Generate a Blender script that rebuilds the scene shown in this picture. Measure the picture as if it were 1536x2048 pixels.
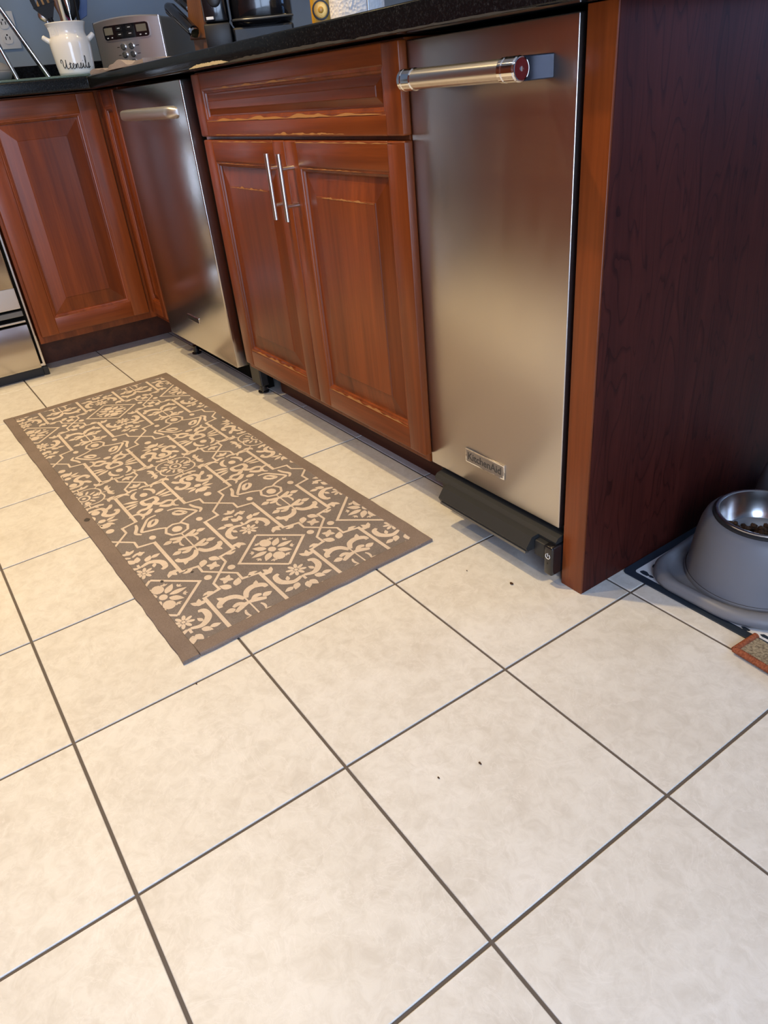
import bpy, bmesh, math, random
from mathutils import Vector, Matrix
random.seed(7)
for o in list(bpy.data.objects): bpy.data.objects.remove(o)
SC = bpy.context.scene
C = SC.collection
PI = math.pi

# ---------------------------------------------------------------- camera
cam = bpy.data.cameras.new('camera'); co = bpy.data.objects.new('camera', cam); C.objects.link(co)
co.matrix_world = Matrix(((0.5691698314, -0.3787687593, 0.7297807410, 0.63997695),
                          (0.8173717516, 0.3568956227, -0.4522487526, 0.01566448),
                          (-0.0891578530, 0.8539085089, 0.5127291056, 0.82820661),
                          (0, 0, 0, 1)))
cam.sensor_fit = 'VERTICAL'; cam.sensor_height = 36.0; cam.lens = 36.0 * 1441.47 / 2048
cam.clip_start = 0.02; cam.clip_end = 50
SC.camera = co
# ---------------------------------------------------------------- world, exposure
SC.view_settings.view_transform = 'Standard'; SC.view_settings.look = 'None'
SC.view_settings.gamma = 1.0; SC.view_settings.use_curve_mapping = False
SC.view_settings.exposure = 0.42
w = bpy.data.worlds.new('world'); SC.world = w; w.use_nodes = True
w.node_tree.nodes['Background'].inputs[0].default_value = (0.50, 0.68, 1.0, 1)
w.node_tree.nodes['Background'].inputs[1].default_value = 1.0
# ---------------------------------------------------------------- lights
CEIL = 2.44
def area(name, loc, rot, sx, sy, power, col):
    l = bpy.data.lights.new(name, 'AREA'); l.shape = 'RECTANGLE'; l.size = sx; l.size_y = sy; l.energy = power; l.color = col
    o = bpy.data.objects.new(name, l); C.objects.link(o); o.location = loc; o.rotation_euler = rot
    return o
area('patio_daylight', (1.87, -0.62, 1.15), (0, math.radians(90), 0), 1.9, 1.5, 70, (0.55, 0.71, 1.0))   # daylight through window_1
area('dining_daylight', (0.95, 3.36, 1.45), (math.radians(-90), 0, 0), 1.4, 1.2, 17, (0.20, 0.44, 1.0))   # daylight through window_2
WARM = (1.0, 0.73, 0.37)
SPOTS = [(-0.94, 0.20, 104), (-0.92, -0.65, 64), (-2.0, -0.05, 62), (-1.25, 2.05, 60)]
def downlight(x, y, p):
    l = bpy.data.lights.new('downlight_lamp', 'SPOT'); l.energy = p; l.color = WARM
    l.spot_size = math.radians(112); l.spot_blend = 0.85; l.shadow_soft_size = 0.035
    o = bpy.data.objects.new('downlight_lamp', l); C.objects.link(o); o.location = (x, y, CEIL - 0.02)
    return o
for s in SPOTS: downlight(*s)

# ---------------------------------------------------------------- materials
def N(nt, t, **kw):
    n = nt.nodes.new(t)
    for k, v in kw.items():
        if isinstance(k, str) and hasattr(n, k): setattr(n, k, v)
    return n
def base_mat(name, col, rough=0.5, metal=0.0, coat=0.0, spec=0.5, trans=0.0, ior=1.45, emit=None):
    m = bpy.data.materials.new(name); m.use_nodes = True
    b = m.node_tree.nodes['Principled BSDF']
    b.inputs['Base Color'].default_value = (*col, 1); b.inputs['Roughness'].default_value = rough
    b.inputs['Metallic'].default_value = metal; b.inputs['Coat Weight'].default_value = coat
    b.inputs['Specular IOR Level'].default_value = spec; b.inputs['Transmission Weight'].default_value = trans; b.inputs['IOR'].default_value = ior
    return m, m.node_tree, b
def ramp(nt, stops):
    r = nt.nodes.new('ShaderNodeValToRGB'); el = r.color_ramp.elements
    while len(el) < len(stops): el.new(0.5)
    for e, (p, c) in zip(el, stops): e.position = p; e.color = (*c, 1)
    return r
def mapped(nt, scale=(1, 1, 1), kind='Object', rnd=False):
    tc = nt.nodes.new('ShaderNodeTexCoord'); mp = nt.nodes.new('ShaderNodeMapping'); mp.inputs['Scale'].default_value = scale
    nt.links.new(tc.outputs[kind], mp.inputs['Vector'])
    if rnd:
        oi = nt.nodes.new('ShaderNodeObjectInfo'); mu = nt.nodes.new('ShaderNodeMath'); mu.operation = 'MULTIPLY'; mu.inputs[1].default_value = 37.0
        nt.links.new(oi.outputs['Random'], mu.inputs[0])
        cb = nt.nodes.new('ShaderNodeCombineXYZ')
        for k in range(3): nt.links.new(mu.outputs[0], cb.inputs[k])
        nt.links.new(cb.outputs[0], mp.inputs['Location'])
    return mp
def noise(nt, vec, scale, detail=4, rough=0.55, dist=0.0):
    n = nt.nodes.new('ShaderNodeTexNoise'); n.inputs['Scale'].default_value = scale; n.inputs['Detail'].default_value = detail
    n.inputs['Roughness'].default_value = rough; n.inputs['Distortion'].default_value = dist
    nt.links.new(vec.outputs[0], n.inputs['Vector']); return n
def mix(nt, fac, a, b, mode='MIX'):
    m = nt.nodes.new('ShaderNodeMix'); m.data_type = 'RGBA'; m.blend_type = mode
    for sock, v in ((m.inputs[0], fac), (m.inputs[6], a), (m.inputs[7], b)):
        if isinstance(v, (int, float)): sock.default_value = v
        elif isinstance(v, tuple): sock.default_value = (*v, 1)
        else: nt.links.new(v, sock)
    return m.outputs[2]
def bump(nt, b, h, strength, dist=0.002):
    bp = nt.nodes.new('ShaderNodeBump'); bp.inputs['Strength'].default_value = strength; bp.inputs['Distance'].default_value = dist
    nt.links.new(h, bp.inputs['Height']); nt.links.new(bp.outputs[0], b.inputs['Normal'])
def wood(name, axis, dark=(0.125, 0.030, 0.008), light=(0.32, 0.092, 0.020), rough=0.34, coat=0.18, staves=None, cathedral=False):
    m, nt, b = base_mat(name, light, rough, coat=coat, spec=0.18 if cathedral else 0.4)
    b.inputs['Coat Roughness'].default_value = 0.25
    sc = [22.0, 22.0, 22.0]; sc['xyz'.index(axis)] = 1.3
    mp = mapped(nt, tuple(sc), rnd=True)
    n1 = noise(nt, mp, 1.0, 6, 0.6, 0.4)
    sc2 = [160.0, 160.0, 160.0]; sc2['xyz'.index(axis)] = 5.0
    mp2 = mapped(nt, tuple(sc2), rnd=True); n2 = noise(nt, mp2, 1.0, 3, 0.6)
    r1 = ramp(nt, [(0.28, dark), (0.50, tuple((d + l) / 2 for d, l in zip(dark, light))), (0.74, light)])
    nt.links.new(n1.outputs['Fac'], r1.inputs[0])
    col = r1.outputs[0]
    r2 = ramp(nt, [(0.3, (0.80, 0.78, 0.75)), (0.65, (1, 1, 1))]); nt.links.new(n2.outputs['Fac'], r2.inputs[0])
    col = mix(nt, 1.0, col, r2.outputs[0], 'MULTIPLY')
    if staves:                                      # boards of slightly different tone, glued edge to edge
        ax, wd = staves
        tc = nt.nodes.new('ShaderNodeTexCoord'); sp = nt.nodes.new('ShaderNodeSeparateXYZ'); nt.links.new(tc.outputs['Object'], sp.inputs[0])
        d = nt.nodes.new('ShaderNodeMath'); d.operation = 'DIVIDE'; d.inputs[1].default_value = wd; nt.links.new(sp.outputs['xyz'.index(ax)], d.inputs[0])
        f = nt.nodes.new('ShaderNodeMath'); f.operation = 'FLOOR'; nt.links.new(d.outputs[0], f.inputs[0])
        wn = nt.nodes.new('ShaderNodeTexWhiteNoise'); wn.noise_dimensions = '1D'; nt.links.new(f.outputs[0], wn.inputs['W'])
        rs = ramp(nt, [(0.0, (0.74, 0.68, 0.62)), (1.0, (1.12, 1.12, 1.1))]); nt.links.new(wn.outputs['Value'], rs.inputs[0])
        col = mix(nt, 1.0, col, rs.outputs[0], 'MULTIPLY')
    if cathedral:
        mp3 = mapped(nt, (1.0, 7.0, 1.1)); n3 = noise(nt, mp3, 2.2, 2, 0.5, 0.3)
        mm = nt.nodes.new('ShaderNodeMath'); mm.operation = 'MULTIPLY'; mm.inputs[1].default_value = 14.0; nt.links.new(n3.outputs['Fac'], mm.inputs[0])
        fr = nt.nodes.new('ShaderNodeMath'); fr.operation = 'FRACT'; nt.links.new(mm.outputs[0], fr.inputs[0])
        rc = ramp(nt, [(0.0, (0.30, 0.25, 0.25)), (0.22, (1, 1, 1)), (1.0, (0.85, 0.85, 0.85))]); nt.links.new(fr.outputs[0], rc.inputs[0])
        col = mix(nt, 0.8, col, rc.outputs[0], 'MULTIPLY')
    nt.links.new(col, b.inputs['Base Color'])
    bump(nt, b, n2.outputs['Fac'], 0.06, 0.0008)
    return m
def steel(name, col=(0.60, 0.56, 0.52), rough=0.29, axis='x', smear=True):
    m, nt, b = base_mat(name, col, rough, 1.0)
    sc = [420.0, 420.0, 420.0]; sc['xyz'.index(axis)] = 3.0
    mp = mapped(nt, tuple(sc)); n = noise(nt, mp, 1.0, 3, 0.6)
    bump(nt, b, n.outputs['Fac'], 0.03, 0.0003)
    if smear:                                        # wiped-on film and smudges dull the polish unevenly
        mp2 = mapped(nt, (9, 9, 2.2)); n2 = noise(nt, mp2, 1.3, 5, 0.6, 0.8)
        r = ramp(nt, [(0.3, (rough - 0.015,) * 3), (0.75, (rough + 0.045,) * 3)]); nt.links.new(n2.outputs['Fac'], r.inputs[0])
        nt.links.new(r.outputs[0], b.inputs['Roughness'])
    return m
M = {}
CH = dict(dark=(0.112, 0.022, 0.004), light=(0.262, 0.059, 0.011))
M['wood_z'] = wood('cherry_upright', 'z', **CH)
M['wood_x'] = wood('cherry_level', 'x', **CH)
M['wood_y'] = wood('cherry_level_side', 'y', **CH)
M['panel_z'] = wood('cherry_panel', 'z', staves=('x', 0.083), **CH)
M['panel_zy'] = wood('cherry_panel_side', 'z', staves=('y', 0.09), **CH)
M['panel_x'] = wood('cherry_panel_level', 'x', staves=('z', 0.05), **CH)
M['dark_wood'] = wood('cherry_toe', 'x', dark=(0.05, 0.012, 0.005), light=(0.12, 0.032, 0.010), rough=0.5, coat=0.0)
M['veneer_shaded'] = wood('cherry_veneer_shaded', 'z', dark=(0.044, 0.0085, 0.006), light=(0.070, 0.0135, 0.0085), rough=0.5, coat=0.0, cathedral=True)  # darker stain, with the panel's shade also put into the base colour
M['bare_wood'] = base_mat('worn_bare_wood', (0.40, 0.185, 0.058), 0.7)[0]
M['steel'] = steel('brushed_steel')
M['steel_dw'] = base_mat('brushed_steel_dishwasher', (0.56, 0.52, 0.48), 0.21, 1.0)[0]
M['steel_satin'] = base_mat('satin_steel', (0.66, 0.64, 0.63), 0.38, 0.9)[0]
M['steel_z'] = steel('brushed_steel_handle', (0.72, 0.69, 0.66), 0.26, 'x', False)
M['nickel'] = base_mat('satin_nickel', (0.66, 0.64, 0.60), 0.28, 1.0)[0]
M['chrome'] = base_mat('chrome', (0.82, 0.82, 0.82), 0.06, 1.0)[0]
M['chrome_dark_reflection'] = base_mat('chrome_dark_reflection', (0.030, 0.034, 0.050), 0.2, 0.6)[0]  # bracket metal with the dark navy reflection painted into its base colour
M['black'] = base_mat('black_plastic', (0.012, 0.012, 0.013), 0.42)[0]
M['gloss_black'] = base_mat('gloss_black_plastic', (0.008, 0.008, 0.010), 0.12, coat=0.4)[0]
M['pedal'] = base_mat('charcoal_plastic', (0.021, 0.022, 0.023), 0.55)[0]
M['void'] = base_mat('black_void', (0.004, 0.004, 0.004), 0.9, spec=0.1)[0]
M['red'] = base_mat('red_enamel', (0.10, 0.006, 0.006), 0.3)[0]
M['grout'] = base_mat('grout', (0.115, 0.095, 0.080), 0.9)[0]
M['white'] = base_mat('white_print', (0.75, 0.75, 0.74), 0.5)[0]
M['badge_ink'] = base_mat('badge_ink', (0.05, 0.048, 0.045), 0.5)[0]
M['badge_satin'] = base_mat('badge_satin', (0.34, 0.32, 0.30), 0.4, 0.8)[0]
# tile
m, nt, b = base_mat('ceramic_tile', (0.7, 0.66, 0.6), 0.42, spec=0.4)
mp = mapped(nt, (1, 1, 1), rnd=True)
n1 = noise(nt, mp, 5.0, 6, 0.62, 0.5); n2 = noise(nt, mp, 42.0, 5, 0.7, 0.6); n3 = noise(nt, mp, 13.0, 4, 0.6, 1.6)
r1 = ramp(nt, [(0.30, (0.645, 0.61, 0.55)), (0.52, (0.70, 0.675, 0.62)), (0.72, (0.73, 0.71, 0.665))]); nt.links.new(n1.outputs['Fac'], r1.inputs[0])
r2 = ramp(nt, [(0.34, (0.875, 0.862, 0.845)), (0.6, (1, 1, 1))]); nt.links.new(n2.outputs['Fac'], r2.inputs[0])
c1 = mix(nt, 1.0, r1.outputs[0], r2.outputs[0], 'MULTIPLY')
# thin raised veins: narrow band round the middle of a distorted noise
ab = nt.nodes.new('ShaderNodeMath'); ab.operation = 'SUBTRACT'; ab.inputs[1].default_value = 0.5; nt.links.new(n3.outputs['Fac'], ab.inputs[0])
ab2 = nt.nodes.new('ShaderNodeMath'); ab2.operation = 'ABSOLUTE'; nt.links.new(ab.outputs[0], ab2.inputs[0])
rv = ramp(nt, [(0.0, (0.6, 0.6, 0.6)), (0.016, (0, 0, 0))]); nt.links.new(ab2.outputs[0], rv.inputs[0])
mk = mix(nt, 1.0, rv.outputs[0], n1.outputs['Color'], 'MULTIPLY')
c2 = mix(nt, mk, c1, (0.80, 0.77, 0.73)); nt.links.new(c2, b.inputs['Base Color'])
hh = mix(nt, 0.25, n2.outputs['Color'], mk, 'ADD'); bump(nt, b, hh, 0.34, 0.0012)
M['tile'] = m
# granite
m, nt, b = base_mat('black_granite', (0.012, 0.012, 0.012), 0.16, spec=0.35)
mp = mapped(nt); n1 = noise(nt, mp, 260, 3, 0.7); r = ramp(nt, [(0.48, (0.004, 0.005, 0.006)), (0.64, (0.013, 0.014, 0.015)), (0.80, (0.05, 0.05, 0.05))])
nt.links.new(n1.outputs['Fac'], r.inputs[0]); nt.links.new(r.outputs[0], b.inputs['Base Color']); M['granite'] = m
m, nt, b = base_mat('chipped_caulk', (0.50, 0.42, 0.26), 0.7); M['caulk'] = m
M['caulk_dark'] = base_mat('stone_chip', (0.040, 0.036, 0.032), 0.8)[0]
M['wall'] = base_mat('grey_paint_daylight_tint', (0.30, 0.37, 0.44), 0.8)[0]  # grey paint; the blue of the daylight is mixed into its colour
M['wall_warm_tint'] = base_mat('paint_warm_light_tint', (0.42, 0.38, 0.32), 0.8)[0]  # warm lamp light on the far wall, put into the paint colour
M['ceiling'] = base_mat('ceiling_paint', (0.62, 0.60, 0.56), 0.9)[0]
M['trimwhite'] = base_mat('white_trim', (0.75, 0.74, 0.71), 0.5)[0]
# woven rug
def fabric(name, a, bcol, scale=900, bstr=0.5, rough=0.95):
    m, nt, b = base_mat(name, a, rough, spec=0.15); mp = mapped(nt); n1 = noise(nt, mp, scale, 2, 0.6); n2 = noise(nt, mp, 9, 4, 0.6)
    r = ramp(nt, [(0.35, bcol), (0.62, a)]); nt.links.new(n1.outputs['Fac'], r.inputs[0])
    r2 = ramp(nt, [(0.3, (0.86, 0.85, 0.84)), (0.7, (1.05, 1.05, 1.05))]); nt.links.new(n2.outputs['Fac'], r2.inputs[0])
    nt.links.new(mix(nt, 1.0, r.outputs[0], r2.outputs[0], 'MULTIPLY'), b.inputs['Base Color']); bump(nt, b, n1.outputs['Fac'], bstr, 0.001)
    return m
M['rug_ground'] = fabric('rug_taupe', (0.245, 0.214, 0.204), (0.148, 0.130, 0.124))
M['rug_cream'] = fabric('rug_cream', (0.72, 0.62, 0.53), (0.56, 0.47, 0.39))
M['rug_border'] = fabric('rug_binding', (0.228, 0.182, 0.160), (0.185, 0.147, 0.128), 500, 0.25)
M['stain'] = base_mat('dark_stain', (0.06, 0.05, 0.045), 0.9)[0]
M['carpet'] = fabric('tan_pile', (0.36, 0.30, 0.20), (0.16, 0.125, 0.085), 260, 1.0)
M['binding'] = fabric('rust_yarn', (0.33, 0.105, 0.050), (0.20, 0.06, 0.03), 300, 0.7)
M['feeder'] = base_mat('grey_plastic', (0.170, 0.176, 0.198), 0.48)[0]
M['bowlsteel'] = base_mat('bowl_steel', (0.55, 0.55, 0.56), 0.22, 1.0)[0]
M['rubber'] = base_mat('black_rubber', (0.02, 0.02, 0.022), 0.5)[0]
M['kibble'] = fabric('kibble_brown', (0.085, 0.045, 0.022), (0.05, 0.025, 0.013), 300, 0.6, 0.8)
M['mat_white'] = base_mat('mat_white', (0.70, 0.71, 0.72), 0.5)[0]
M['mat_navy'] = base_mat('mat_navy', (0.018, 0.028, 0.045), 0.5)[0]
M['ceramic'] = base_mat('white_ceramic', (0.80, 0.79, 0.76), 0.15, coat=0.5)[0]
M['ink'] = base_mat('black_ink', (0.012, 0.012, 0.012), 0.5)[0]
M['knifewood'] = wood('knife_block_wood', 'z', dark=(0.13, 0.05, 0.022), light=(0.26, 0.115, 0.05), rough=0.45, coat=0.1)
M['spoonwood'] = wood('spoon_wood', 'z', dark=(0.32, 0.20, 0.10), light=(0.48, 0.33, 0.18), rough=0.6, coat=0.0)
M['nylon'] = base_mat('black_nylon', (0.007, 0.007, 0.008), 0.5, spec=0.25)[0]
M['beige_nylon'] = base_mat('cream_handle', (0.62, 0.58, 0.48), 0.4)[0]
M['pink'] = base_mat('magenta_silicone', (0.40, 0.02, 0.16), 0.45)[0]
M['blueboard'] = base_mat('navy_silicone', (0.03, 0.07, 0.20), 0.45)[0]
M['lcd'] = base_mat('lcd_glass', (0.22, 0.20, 0.15), 0.2)[0]
M['smoke'] = base_mat('smoked_steel', (0.22, 0.22, 0.21), 0.3, 0.7)[0]
M['cloth'] = fabric('folded_dishcloth', (0.34, 0.30, 0.31), (0.25, 0.22, 0.23), 500, 0.6)
M['yellow'] = base_mat('yellow_plastic', (0.60, 0.29, 0.02), 0.35)[0]
M['brass'] = base_mat('gold_plastic', (0.55, 0.30, 0.05), 0.3, 0.3)[0]
m, nt, b = base_mat('paper_towel', (0.82, 0.80, 0.77), 0.95, spec=0.1); mp = mapped(nt)
v = nt.nodes.new('ShaderNodeTexVoronoi'); v.inputs['Scale'].default_value = 160; nt.links.new(mp.outputs[0], v.inputs['Vector'])
bump(nt, b, v.outputs['Distance'], 0.8, 0.002); M['paper'] = m
m, nt, b = base_mat('glass_green', (0.55, 0.80, 0.74), 0.08, trans=0.85, ior=1.5); M['glass'] = m
# thin window glass
m = bpy.data.materials.new('window_glass'); m.use_nodes = True; nt = m.node_tree; nt.nodes.clear()
o_ = nt.nodes.new('ShaderNodeOutputMaterial'); ms = nt.nodes.new('ShaderNodeMixShader'); ms.inputs[0].default_value = 0.06
tr = nt.nodes.new('ShaderNodeBsdfTransparent'); gl = nt.nodes.new('ShaderNodeBsdfGlossy'); gl.inputs['Roughness'].default_value = 0.02
nt.links.new(tr.outputs[0], ms.inputs[1]); nt.links.new(gl.outputs[0], ms.inputs[2]); nt.links.new(ms.outputs[0], o_.inputs[0]); M['pane'] = m
m, nt, b = base_mat('lamp_diffuser', (1, 1, 1), 0.5); b.inputs['Emission Color'].default_value = (*WARM, 1); b.inputs['Emission Strength'].default_value = 6.0; M['lampglow'] = m

# ---------------------------------------------------------------- builders
class MB:
    """collects geometry in world space, builds one mesh object"""
    def __init__(s): s.bm = bmesh.new()
    def box(s, x0, x1, y0, y1, z0, z1, bev=0.0, seg=2, mtx=None):
        t = bmesh.new(); bmesh.ops.create_cube(t, size=1.0)
        for v in t.verts: v.co = Vector(((x0 + x1) / 2 + v.co.x * (x1 - x0), (y0 + y1) / 2 + v.co.y * (y1 - y0), (z0 + z1) / 2 + v.co.z * (z1 - z0)))
        if bev: bmesh.ops.bevel(t, geom=t.edges[:], offset=bev, segments=seg, affect='EDGES', profile=0.5)
        return s.add(t, mtx)
    def add(s, t, mtx=None):
        if mtx is not None: bmesh.ops.transform(t, matrix=mtx, verts=t.verts)
        me = bpy.data.meshes.new('tmp'); t.to_mesh(me); t.free(); s.bm.from_mesh(me); bpy.data.meshes.remove(me); return s
    def poly(s, verts, faces, mtx=None):
        vs = [s.bm.verts.new(mtx @ Vector(v) if mtx is not None else Vector(v)) for v in verts]
        for f in faces:
            try: s.bm.faces.new([vs[i] for i in f])
            except ValueError: pass
        return s
    def lathe(s, prof, seg=32, mtx=None, cap=(True, True), a0=0.0, a1=2 * PI):
        full = abs(a1 - a0 - 2 * PI) < 1e-6; n = seg if full else seg + 1
        V = []; F = []
        for r, z in prof:
            for k in range(n):
                a = a0 + (a1 - a0) * k / seg; V.append((r * math.cos(a), r * math.sin(a), z))
        for i in range(len(prof) - 1):
            for k in range(n if full else n - 1):
                k2 = (k + 1) % n; F.append((i * n + k, i * n + k2, (i + 1) * n + k2, (i + 1) * n + k))
        if cap[0]: F.append(tuple(range(n))[::-1])
        if cap[1]: F.append(tuple(range((len(prof) - 1) * n, len(prof) * n)))
        return s.poly(V, F, mtx)
    def tube(s, pts, rad, seg=10, flat=1.0, cap=True, mtx=None, closed=False):
        P = [Vector(p) for p in pts]; n = len(P); rad = rad if isinstance(rad, (list, tuple)) else [rad] * n
        V = []; F = []; up = None
        for i in range(n):
            if closed: d = P[(i + 1) % n] - P[i - 1]
            else: d = P[min(i + 1, n - 1)] - P[max(i - 1, 0)]
            d.normalize()
            if up is None:
                up = Vector((0, 0, 1)) if abs(d.z) < 0.9 else Vector((0, 1, 0))
            a = d.cross(up); a.normalize(); up = a.cross(d); up.normalize()
            for k in range(seg):
                t = 2 * PI * k / seg; V.append(P[i] + (a * math.cos(t) + up * (math.sin(t) * flat)) * rad[i])
        rng = n if closed else n - 1
        for i in range(rng):
            j = (i + 1) % n
            for k in range(seg):
                k2 = (k + 1) % seg; F.append((i * seg + k, i * seg + k2, j * seg + k2, j * seg + k))
        if cap and not closed: F.append(tuple(range(seg))[::-1]); F.append(tuple(range((n - 1) * seg, n * seg)))
        return s.poly(V, F, mtx)
    def prism(s, outline, h0, h1, bev=0.0, mtx=None, seg=2):
        """outline in xy, extruded h0..h1 in z"""
        t = bmesh.new(); vs = [t.verts.new((x, y, h0)) for x, y in outline]; f = t.faces.new(vs)
        r = bmesh.ops.extrude_face_region(t, geom=[f]); bmesh.ops.translate(t, vec=(0, 0, h1 - h0), verts=[e for e in r['geom'] if isinstance(e, bmesh.types.BMVert)])
        bmesh.ops.recalc_face_normals(t, faces=t.faces)
        if bev: bmesh.ops.bevel(t, geom=t.edges[:], offset=bev, segments=seg, affect='EDGES', profile=0.5)
        return s.add(t, mtx)
    def build(s, name, mat, parent=None, smooth=False, angle=40, recalc=True):
        if recalc: bmesh.ops.recalc_face_normals(s.bm, faces=s.bm.faces)
        me = bpy.data.meshes.new(name); s.bm.to_mesh(me); s.bm.free()
        o = bpy.data.objects.new(name, me); C.objects.link(o)
        me.materials.append(M[mat])
        root = parent
        if parent is not None:
            while root.parent is not None: root = root.parent
            me.transform(root.matrix_basis.inverted()); o.parent = parent
        if smooth:
            for p in me.polygons: p.use_smooth = True
            me.set_sharp_from_angle(angle=math.radians(angle))
        return o
def tag(o, label, cat, group=None, kind=None):
    o['label'] = label; o['category'] = cat
    if group: o['group'] = group
    if kind: o['kind'] = kind
    return o
def thing(name, label, cat, loc, group=None, kind=None, rz=0.0):
    o = bpy.data.objects.new(name, None); C.objects.link(o); o.location = loc; o.rotation_euler = (0, 0, rz); o.empty_display_size = 0.05
    o.matrix_basis = Matrix.Translation(loc) @ Matrix.Rotation(rz, 4, 'Z')
    return tag(o, label, cat, group, kind)
def solo(o, loc):
    """move a one-mesh thing's origin to loc"""
    o.data.transform(Matrix.Translation(-Vector(loc))); o.location = loc; return o
def frame(origin, ex, ey, ez):
    m = Matrix.Identity(4)
    for k, e in enumerate((ex, ey, ez)):
        for r in range(3): m[r][k] = e[r]
    for r in range(3): m[r][3] = origin[r]
    return m
FRONT = lambda x, y, z: frame((x, y, z), (1, 0, 0), (0, 0, 1), (0, -1, 0))      # local xy on a face that looks to -y
SIDE = lambda x, y, z: frame((x, y, z), (0, 1, 0), (0, 0, 1), (1, 0, 0))        # local xy on a face that looks to +x
def text_mesh(txt, size, mtx, depth=0.0003, offset=0.0, shear=0.0, space=1.0):
    cu = bpy.data.curves.new('lettering', 'FONT'); cu.body = txt; cu.size = size; cu.extrude = depth; cu.offset = offset; cu.shear = shear
    cu.align_x = 'CENTER'; cu.align_y = 'CENTER'; cu.space_character = space; cu.resolution_u = 3
    o = bpy.data.objects.new('lettering', cu); C.objects.link(o)
    dg = bpy.context.evaluated_depsgraph_get(); me = bpy.data.meshes.new_from_object(o.evaluated_get(dg))
    bpy.data.objects.remove(o); bpy.data.curves.remove(cu)
    me.transform(mtx); mb = MB(); mb.bm.from_mesh(me); bpy.data.meshes.remove(me); return mb
def ragged(x0, x1, n, lo, hi, jitter, seed, even=False):
    """outline of a long worn patch with uneven upper and lower edges"""
    rr = random.Random(seed); top = []; bot = []
    for i in range(n + 1):
        x = x0 + (x1 - x0) * i / n; e = min(1.0, 4 * min(i, n - i) / n + 0.15) * max(1.0 if even else 0.06, 0.55 + 0.5 * math.sin(i * .83 + seed) * math.sin(i * .31 + seed * 2.0))
        top.append((x, hi * e + rr.uniform(-jitter, jitter) * e)); bot.append((x, lo * e + rr.uniform(-jitter, jitter) * 0.5 * e))
    return bot + top[::-1]
def flat(outline, h):
    n = len(outline); mb = MB()
    k = n // 2
    b = outline[:k]; t = outline[k:][::-1]
    V = [(x, y, h) for x, y in b] + [(x, y, h) for x, y in t]
    mb_faces = [(i, i + 1, k + i + 1, k + i) for i in range(k - 1)]
    return V, mb_faces

# ================================================================ SETTING
S = 0.3048; G = 0.0046
XL, XR, YF, YB = -2.80, 1.80, -1.62, 3.30
floor = tag(MB().box(XL - .1, XR + .1, YF - .1, YB + .1, -0.08, -0.0022).build('floor', 'grout'), 'dark grout bed of the cream tiled kitchen floor', 'floor', kind='structure')
tmb = MB().box(-S / 2 + G / 2, S / 2 - G / 2, -S / 2 + G / 2, S / 2 - G / 2, -0.010, 0.0)
bmesh.ops.bevel(tmb.bm, geom=[e for e in tmb.bm.edges if all(v.co.z > -0.001 for v in e.verts)], offset=0.0009, segments=1, affect='EDGES')
t0 = tmb.build('tile', 'tile', floor); first = True
for i in range(-9, 9):
    for j in range(-6, 11):
        x = (i + .5) * S; y = (j + .5) * S
        if not (XL - .1 < x < XR + .1): continue
        if x < -2.5 and y < 3.3: continue
        if -2.3 < x < -0.3 and y > 1.1 and y < 1.4: continue
        t = t0 if first else t0.copy()
        if not first: C.objects.link(t); t.parent = floor
        first = False
        t.location = (x, y, random.uniform(-0.0003, 0.0003)); t.rotation_euler = (0, 0, 0)
wl = tag(MB().box(XL - .1, XL, YF - .1, YB + .1, 0, CEIL).build('wall_left', 'wall'), 'grey wall with blue daylight tinted into its paint behind the counter corner', 'wall', kind='structure')
vx0, vx1, vz0, vz1 = 0.24, 1.66, 0.84, 2.06
tag(MB().box(XL - .1, vx0, YB, YB + .1, 0, CEIL).box(vx1, XR + .1, YB, YB + .1, 0, CEIL).box(vx0, vx1, YB, YB + .1, 0, vz0).box(vx0, vx1, YB, YB + .1, vz1, CEIL).build('wall_back', 'wall_warm_tint'), 'far wall with warm light tinted into its paint beyond the sink counter', 'wall', kind='structure')
tag(MB().box(XL - .1, XR + .1, YF - .1, YF, 0, CEIL).build('wall_front', 'wall'), 'grey painted wall across the aisle from the sink', 'wall', kind='structure')
wy0, wy1, wz0, wz1 = -1.40, 0.16, 0.12, 2.14
tag(MB().box(XR, XR + .1, YF - .1, wy0, 0, CEIL).box(XR, XR + .1, wy1, YB + .1, 0, CEIL).box(XR, XR + .1, wy0, wy1, 0, wz0).box(XR, XR + .1, wy0, wy1, wz1, CEIL).build('wall_right', 'wall'), 'grey painted wall around the wide patio window', 'wall', kind='structure')
win = thing('window_1', 'wide patio window that lets blue daylight onto the floor', 'window', (XR + .05, -0.62, wz0), kind='structure')
fr = MB()
for y in (wy0, (wy0 + wy1) / 2 - .03, wy1 - .06): fr.box(XR + .02, XR + .08, y, y + .06, wz0, wz1, 0.004)
fr.box(XR + .02, XR + .08, wy0, wy1, wz0, wz0 + .06, 0.004).box(XR + .02, XR + .08, wy0, wy1, wz1 - .06, wz1, 0.004); fr.build('window_frame', 'trimwhite', win)
wm = (wy0 + wy1) / 2
for a, b_ in ((wy0 + .05, wm - .02), (wm + .02, wy1 - .05)): MB().box(XR + .045, XR + .051, a, b_, wz0 + .05, wz1 - .05).build('pane', 'pane', win)
win2 = thing('window_2', 'dining window in the far wall past the pet corner', 'window', (0.95, YB + .05, vz0), kind='structure')
fr = MB()
for x in (vx0, .92, vx1 - .06): fr.box(x, x + .06, YB + .02, YB + .08, vz0, vz1, 0.004)
fr.box(vx0, vx1, YB + .02, YB + .08, vz0, vz0 + .06, 0.004).box(vx0, vx1, YB + .02, YB + .08, vz1 - .06, vz1, 0.004); fr.build('window_frame', 'trimwhite', win2)
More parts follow.
